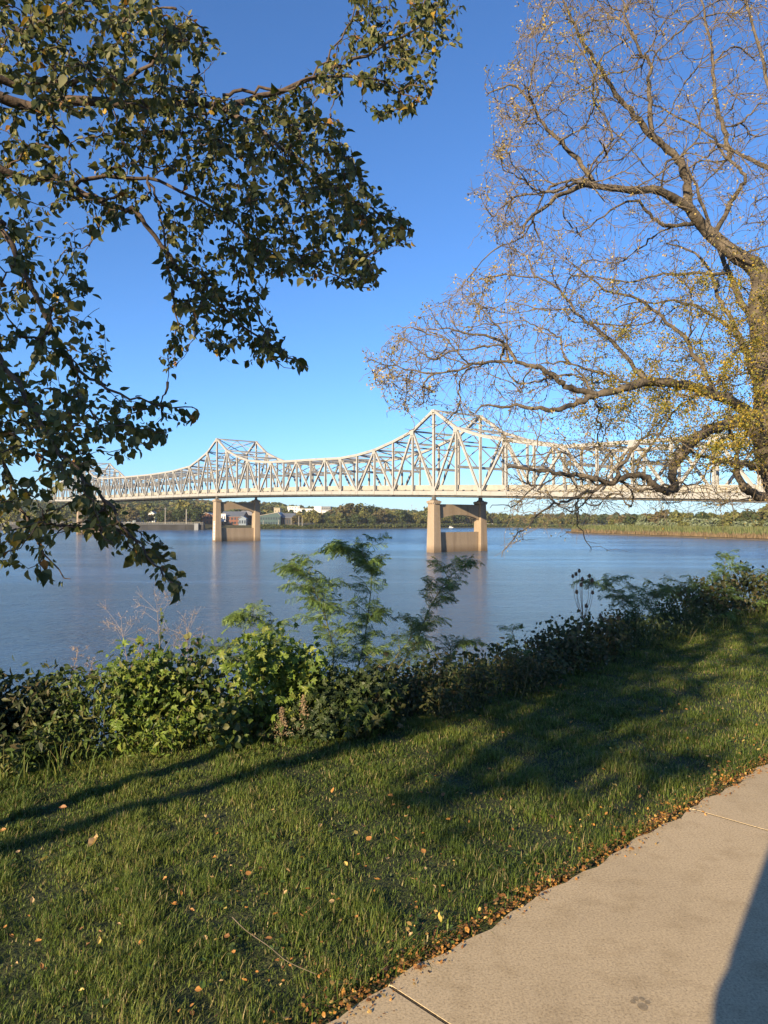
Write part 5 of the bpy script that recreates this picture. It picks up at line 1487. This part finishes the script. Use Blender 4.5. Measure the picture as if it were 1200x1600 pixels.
# ground cover over the upper bank
r = np.random.default_rng(77)
p_, nn_ = field(N_BANK - .05, 9.5, -7, 34, 26000)
k = in_view(p_, 200); p_, nn_ = p_[k], nn_[k]; n = len(p_)
p_[:, 2] += r.uniform(.02, .32, n)
R = frames(rand_dirs(n, r), rand_dirs(n, r) + np.array((-.3, -.4, .9)))
V, F = scatter(LEAF_V, LEAF_F, p_, R, r.uniform(.04, .09, n))
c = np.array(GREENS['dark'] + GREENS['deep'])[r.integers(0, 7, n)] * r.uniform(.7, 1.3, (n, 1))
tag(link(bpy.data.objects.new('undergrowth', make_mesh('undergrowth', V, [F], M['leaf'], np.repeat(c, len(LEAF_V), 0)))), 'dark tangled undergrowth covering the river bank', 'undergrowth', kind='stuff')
# long grass at the lawn edge
m = 5200
l = r.uniform(-5, 20, m); nn = N_BANK - .12 + r.normal(size=m) * .22
x = N_EDGE[0] * nn + D_EDGE[0] * l; y = N_EDGE[1] * nn + D_EDGE[1] * l
pe = np.stack((x, y, gz(x, y)), 1)
k = r.random(m) < np.clip(.5 + .6 * wob(l * 1.7, 1), .08, 1); pe = pe[k]; m = len(pe)
pal = np.array([(.08, .12, .025), (.12, .16, .03), (.17, .18, .05), (.3, .25, .12)])
blades(pe, r.uniform(.12, .32, m), r.uniform(.006, .011, m), r.uniform(.4, 1.6, m), pal[r.choice(4, m, p=[.35, .35, .2, .1])] * r.uniform(.8, 1.2, (m, 1)), 'bank_grass', 'long loose grass where the lawn meets the bank plants')

# feathery saplings
def frond_mesh(v, col):
    r = np.random.default_rng(v + 900)
    mb = MB(); npn = 9
    rach = smooth_path([(0, 0, 0), (.02, .3, .06), (-.01, .65, .02), (0.02, 1.0, -.16)], 12)
    mb.tube(rach, np.linspace(.012, .005, 12), 3, col=np.array(col) * .8)
    for i in range(npn):
        f = .16 + .84 * i / (npn - 1); k = f * 11; a = min(int(k), 10); q = rach[a] * (1 - (k - a)) + rach[a + 1] * (k - a)
        for sd in (-1, 1):
            if r.random() < .06: continue
            ln = .42 * math.sin(math.pi * (.2 + .7 * f)) ** .6 * r.uniform(.75, 1.15)
            d = np.array((sd * r.uniform(.5, .95), r.uniform(.35, .7), -.3 - .6 * r.random())); d /= np.linalg.norm(d)
            prp = np.cross(d, rand_dirs(1, r)[0] * .5 + np.array((0, -.4, .8))); prp /= np.linalg.norm(prp)
            tone = np.array(col) * r.uniform(.6, 1.45)
            V = []; T = []; kk = 6
            for j in range(kk):      # opposite leaflets, toothed along the pinna
                c0 = q + d * ln * (j + .3) / kk
                for e in (-1, 1):
                    o = len(V); tip = c0 + prp * e * .058 * (1 - .4 * j / kk) + d * .045
                    V += [c0, c0 + d * .05, tip]; T.append((o, o + 1, o + 2))
            mb.add(V, T=T, col=tone)
    return mb.mesh('frond', M['leaf'])
FR = {}
for nm, c in (('green', (.105, .17, .045)), ('lime', (.145, .21, .05)), ('dusky', (.08, .13, .05))):
    FR[nm] = [frond_mesh(v, c) for v in range(3)]
def sapling(pts, base_px, tone, nfr, flen, label, branchy=0, setback=.35):
    r = np.random.default_rng(int(pts[0][0] * 13 + pts[-1][1]))
    b = G2(*base_px); b = b + np.array((N_EDGE[0], N_EDGE[1], 0)) * setback; b[2] = float(gz(b[0], b[1]))
    Y = b[1]
    e = empty('feathery_sapling', b, label, 'sapling')
    pp = [b] + [P(a, c, Y + (d if d is not None else 0)) for a, c, d in pts]
    p = smooth_path(pp, 26)
    MB().tube(p, np.linspace(.008, .0025, 26), 6).build('stem', M['stem'], e, smooth=True)
    brs = []
    nb = 8 + branchy * 6
    for i in range(nb):
        k = int(r.integers(4, 24)); a = p[k]; t = p[min(k + 1, 25)] - p[k - 1]; t /= np.linalg.norm(t)
        ang = i * 2.4 + r.random(); d = t * .75 + np.array((math.cos(ang), math.sin(ang) * .7, .15)); d /= np.linalg.norm(d)
        L = flen * r.uniform(.55, 1.15) * (1.15 - .5 * k / 25)
        q = smooth_path([a, a + d * L * .55, a + d * L + np.array((0, 0, -.12 * L))], 8); brs.append(q)
        MB().tube(q, np.linspace(.0036, .0016, 8), 4).build('branch', M['stem'], e, smooth=True)
    nfr = int(nfr * 6.2); fl = flen * .5
    for i in range(nfr):
        if i % 3 == 0 or not brs: q = p; f = 1.0 if i < 9 else r.uniform(.22, 1.0)
        else: q = brs[i % len(brs)]; f = r.uniform(.15, 1.0)
        k = f * (len(q) - 1); a = min(int(k), len(q) - 2); pt = q[a] + (q[a + 1] - q[a]) * (k - a)
        t = q[a + 1] - q[a]; t = t / np.linalg.norm(t)
        ang = i * 2.4 + r.random() * .8; side = np.array((math.cos(ang), math.sin(ang) * .9, 0))
        yd = t * .6 + side * .85 + np.array((0, 0, .25 - .75 * r.random()))
        Rm = frames(yd[None], np.array([(0., -.35, 1.)]) + .45 * r.normal(size=(1, 3)))[0]
        tn = tone if r.random() < .6 else r.choice(['green', 'lime', 'dusky'])
        inst('frond', FR[tn][r.integers(0, 3)], e, pt, Rm, fl * r.uniform(.6, 1.2))
    return e
sapling([(560, 1040, .1), (575, 960, .1), (580, 890, 0), (560, 862, 0), (525, 852, -.05)], (560, 1125), 'green', 46, .3, 'tallest feathery sapling nodding to the left in the middle', 3)
sapling([(520, 1040, .2), (510, 970, .2), (490, 920, .1), (470, 895, .1), (455, 885, .1)], (520, 1125), 'green', 38, .3, 'feathery sapling just left of the tallest one', 3)
sapling([(640, 1020, .2), (672, 950, .25), (700, 905, .3), (730, 880, .35)], (600, 1130), 'dusky', 34, .26, 'feathery sapling leaning right in front of the near pier', 2)
sapling([(430, 1030, .1), (425, 990, .1), (405, 967, .1), (378, 962, .1)], (440, 1130), 'lime', 24, .28, 'short bright feathery sapling arching left over the vines', 1)
sapling([(610, 1040, .2), (640, 1000, .2), (650, 975, .2)], (610, 1130), 'dusky', 18, .26, 'small feathery sapling between the tallest and the leaning one', 1)
sapling([(700, 1050, .3), (705, 1010, .3), (725, 1003, .3)], (700, 1115), 'dusky', 14, .24, 'low drooping feathery sapling below the near pier reflection', 1)
sapling([(390, 1060, .3), (370, 1030, .3), (345, 1015, .3)], (395, 1125), 'dusky', 14, .25, 'dusky feathery sapling behind the left vine mound', 1)
sapling([(805, 1040, .3), (805, 1005, .3), (800, 985, .3)], (810, 1095), 'green', 8, .2, 'thin pale feathery sprig standing alone right of the piers', 0)
sapling([(1005, 985, .5), (985, 945, .4), (955, 922, .3), (930, 910, .2)], (1010, 1020), 'dusky', 18, .38, 'feathery sapling arching left over the right bank', 1)
sapling([(1015, 960, .5), (1020, 935, .5), (1035, 922, .5)], (1020, 1015), 'dusky', 14, .36, 'feathery sapling rising above the arching one', 1)
sapling([(1128, 950, .5), (1130, 905, .5), (1134, 868, .5)], (1128, 985), 'green', 14, .4, 'upright feathery sapling with a bare dark tip near the locust', 1)
sapling([(1085, 960, .6), (1075, 930, .6), (1070, 915, .6)], (1085, 990), 'dusky', 8, .36, 'sparse feathery sprig between the right saplings', 0)
sapling([(1185, 930, .6), (1180, 900, .6), (1165, 885, .6)], (1185, 965), 'green', 10, .4, 'feathery sapling at the right border', 0)
# teasels
egg = MB(); k = 9
egg.tube([(0, 0, 0), (0, 0, .12), (0, 0, .4), (0, 0, .75), (0, 0, 1.0)], [.06, .26, .34, .22, .04], 8)
for i in range(9):
    a = i * 2.4; egg.tube([(0, 0, .08), (.3 * math.cos(a), .3 * math.sin(a), .02), (.42 * math.cos(a), .42 * math.sin(a), .3)], [.03, .02, .008], 3)
for i in range(60):
    a = i * 2.4; z = .1 + .8 * i / 60; q = .33 * math.sin(math.pi * (.12 + .8 * z)); egg.tube([(q * math.cos(a), q * math.sin(a), z), ((q + .12) * math.cos(a), (q + .12) * math.sin(a), z + .08)], [.03, .004], 3)
M['teasel'] = plain('teasel_brown', (.09, .06, .04), .9, .2, 8)
egg_me = egg.mesh('seed_head', M['teasel'])
def teasel(base_px, heads, label, hs=.05, setback=.3):
    b = G2(*base_px); b = b + np.array((N_EDGE[0], N_EDGE[1], 0)) * setback; b[2] = float(gz(b[0], b[1])); Y = b[1]
    e = empty('dried_teasel', b, label, 'teasel')
    cx = np.mean([h[0] for h in heads]); low = max(h[1] for h in heads)
    fork = P(cx + (base_px[0] - cx) * .4, low + 22, Y)
    MB().tube(smooth_path([b, (b + fork) / 2 + (.01, 0, 0), fork], 8), np.linspace(.005, .0035, 8), 5).build('stem', M['teasel'], e)
    for i, (hx, hy) in enumerate(heads):
        t = P(hx, hy + 3, Y + .05 * ((i % 3) - 1))
        MB().tube(smooth_path([fork, fork * .5 + t * .5 + np.array((t[0] - fork[0], 0, -.02)) * .25, t], 7), np.linspace(.0032, .002, 7), 4).build('stalk', M['teasel'], e)
        inst('seed_head', egg_me, e, t, None, hs * random.uniform(.8, 1.15))
teasel((912, 1050), [(895, 900), (900, 897), (905, 892), (910, 905), (921, 900), (908, 914), (925, 907), (901, 925), (916, 947), (926, 926)], 'tall dried teasel with many seed heads against the water', .062)
teasel((950, 1040), [(941, 968), (951, 971), (966, 965), (938, 962)], 'short dried teasel beside the tall one', .062)
teasel((235, 1120), [(222, 1007), (234, 1023), (239, 1016), (245, 1032), (206, 1043), (232, 1038)], 'dried teasel in the left vine mound below the wispy umbels', .05)
teasel((300, 1110), [(293, 997), (309, 1006), (287, 1022), (300, 1030), (280, 1035), (307, 1018)], 'dried teasel right of the wispy umbels', .05)
# wispy dried umbels
def umbel(base_px, tip, spread, label, seed, setback=.35, col=(.3, .23, .18)):
    r = np.random.default_rng(seed)
    b = G2(*base_px); b = b + np.array((N_EDGE[0], N_EDGE[1], 0)) * setback; b[2] = float(gz(b[0], b[1])); Y = b[1]
    e = empty('dried_weed', b, label, 'weed')
    t = P(*tip, Y); mb = MB(); sd = MB()
    p = smooth_path([b, b * .5 + t * .5 + r.normal(size=3) * .03, t], 14)
    mb.tube(p, np.linspace(.0038, .0018, 14), 4)
    s = spread * Y / F_PX
    for i in range(24):
        a = p[r.integers(7, 14)]; d = rand_dirs(1, r)[0]; d[2] = abs(d[2]) * .9 + .15
        q = a + d * s * r.uniform(.4, 1)
        mb.tube([a, (a + q) / 2 + r.normal(size=3) * .01, q], [.0015, .0012, .0009], 3)
        for j in range(12):
            d2 = d * .5 + rand_dirs(1, r)[0] * .8; c = q + d2 * s * r.uniform(.12, .35)
            mb.tube([q, c], [.0009, .0007], 3)
            dd = rand_dirs(3, r) * .0065
            sd.add(np.concatenate(([c], c + dd)), T=[(0, 1, 2), (0, 2, 3), (0, 3, 1)], col=np.array(col) * r.uniform(.7, 1.2))
    mb.Cc = [np.tile(np.array(col) * .75, (mb.n, 1))]
    mb.build('stem', M['dry'], e); sd.build('seeds', M['dry'], e)
umbel((250, 1110), (245, 945), 48, 'tallest wispy dried umbel above the left vine mound', 1)
umbel((225, 1115), (190, 985), 40, 'wispy dried umbel leaning left', 2)
umbel((280, 1110), (292, 985), 40, 'wispy dried umbel leaning right', 3)
umbel((110, 1160), (122, 1018), 14, 'thin dried stalk on the left bank', 4)
umbel((135, 1160), (145, 1035), 14, 'thin dried stalk right of the other one on the left', 5)
for i, (a, b, hh, lb) in enumerate(((370, 1150, 60, 'brown seed plume left of the bright middle mound'), (258, 1150, 55, 'brown seed plume in the left vine mound'), (474, 1160, 70, 'pale brown seed plume in front of the bright middle mound'), (440, 1165, 55, 'tan seed plume low in front of the bright middle mound'))):
    r = np.random.default_rng(60 + i)
    g0 = G2(a, b); g0[2] = float(gz(g0[0], g0[1])); Y = g0[1]
    e = empty('seed_plume', g0, lb, 'weed'); hm = hh * Y / F_PX
    MB().tube([g0, g0 + (0, 0, hm * .5), g0 + (.02, 0, hm)], [.003, .0025, .001], 4).build('stem', M['stem'], e)
    n = 500; f = r.random(n); pos = g0 + np.stack((r.normal(size=n) * .035 * (1.1 - f), r.normal(size=n) * .035 * (1.1 - f), hm * (.25 + .8 * f)), 1)
    V, F = scatter(LANCE_V, LANCE_F, pos, frames(rand_dirs(n, r) + np.array((0, 0, .6)), rand_dirs(n, r)), r.uniform(.008, .018, n))
    c = np.array([(.3, .21, .12), (.24, .15, .09), (.36, .28, .16)])[r.integers(0, 3, n)]
    o = link(bpy.data.objects.new('seeds', make_mesh('seeds', V, [F], M['dry'], np.repeat(c, len(LANCE_V), 0))), e); o.location = tuple(-e.location)
# climbing vine shoots standing above the mounds
def shoot(base_px, pts, label, tone='mixed', ls=.05, n=26):
    r = np.random.default_rng(int(base_px[0] * 3 + pts[-1][1]))
    b = G2(*base_px) + np.array((N_EDGE[0], N_EDGE[1], 0)) * .3; b[2] = float(gz(b[0], b[1])); Y = b[1]
    e = empty('vine_shoot', b, label, 'vine')
    p = smooth_path([b] + [P(a, c, Y) for a, c in pts], 22)
    MB().tube(p, np.linspace(.005, .002, 22), 4).build('stem', M['stem'], e)
    pal = GREENS[tone]
    mes = [make_mesh('leaf', LOBE_V, [LOBE_F], M['leaf'], np.tile(c, (13, 1))) for c in pal]
    for i in range(n):
        k = int(r.integers(6, 22)); q = p[k] + r.normal(size=3) * .025
        Rm = frames(rand_dirs(1, r) + np.array([(0, -.2, -.5)]), rand_dirs(1, r) * .7 + np.array([(-.3, -.7, .4)]))[0]
        inst('leaf', mes[r.integers(0, len(mes))], e, q, Rm, ls * r.uniform(.6, 1.3))
shoot((250, 1120), [(250, 1050), (250, 1000), (252, 965), (248, 958)], 'vine shoot climbing the tallest dried umbel', 'mixed', .045)
shoot((185, 1130), [(180, 1070), (178, 1045), (190, 1030)], 'vine shoot reaching up left of the dried umbels', 'bright', .05, 18)
shoot((215, 1120), [(225, 1060), (232, 1040)], 'short vine shoot between the dried teasels', 'bright', .05, 16)
shoot((305, 1115), [(305, 1060), (318, 1040)], 'vine shoot at the right end of the left mound', 'bright', .055, 18)
shoot((62, 1150), [(55, 1085), (52, 1065)], 'dark leafy shoot on the far left bank', 'deep', .045, 16)
# ------------------------------------------------------------------ thin evening haze over the river valley
hm = bpy.data.materials.new('haze'); hm.use_nodes = True
hn = hm.node_tree; hn.nodes.remove(hn.nodes['Principled BSDF'])
pv = hn.nodes.new('ShaderNodeVolumePrincipled')
pv.inputs['Color'].default_value = (.86, .93, 1, 1); pv.inputs['Density'].default_value = .00009; pv.inputs['Anisotropy'].default_value = .2
hn.links.new(pv.outputs[0], hn.nodes['Material Output'].inputs['Volume'])
hz = MB().box((400, 900, 25), (7000, 4400, 90)).build('haze', hm); hz['kind'] = 'stuff'
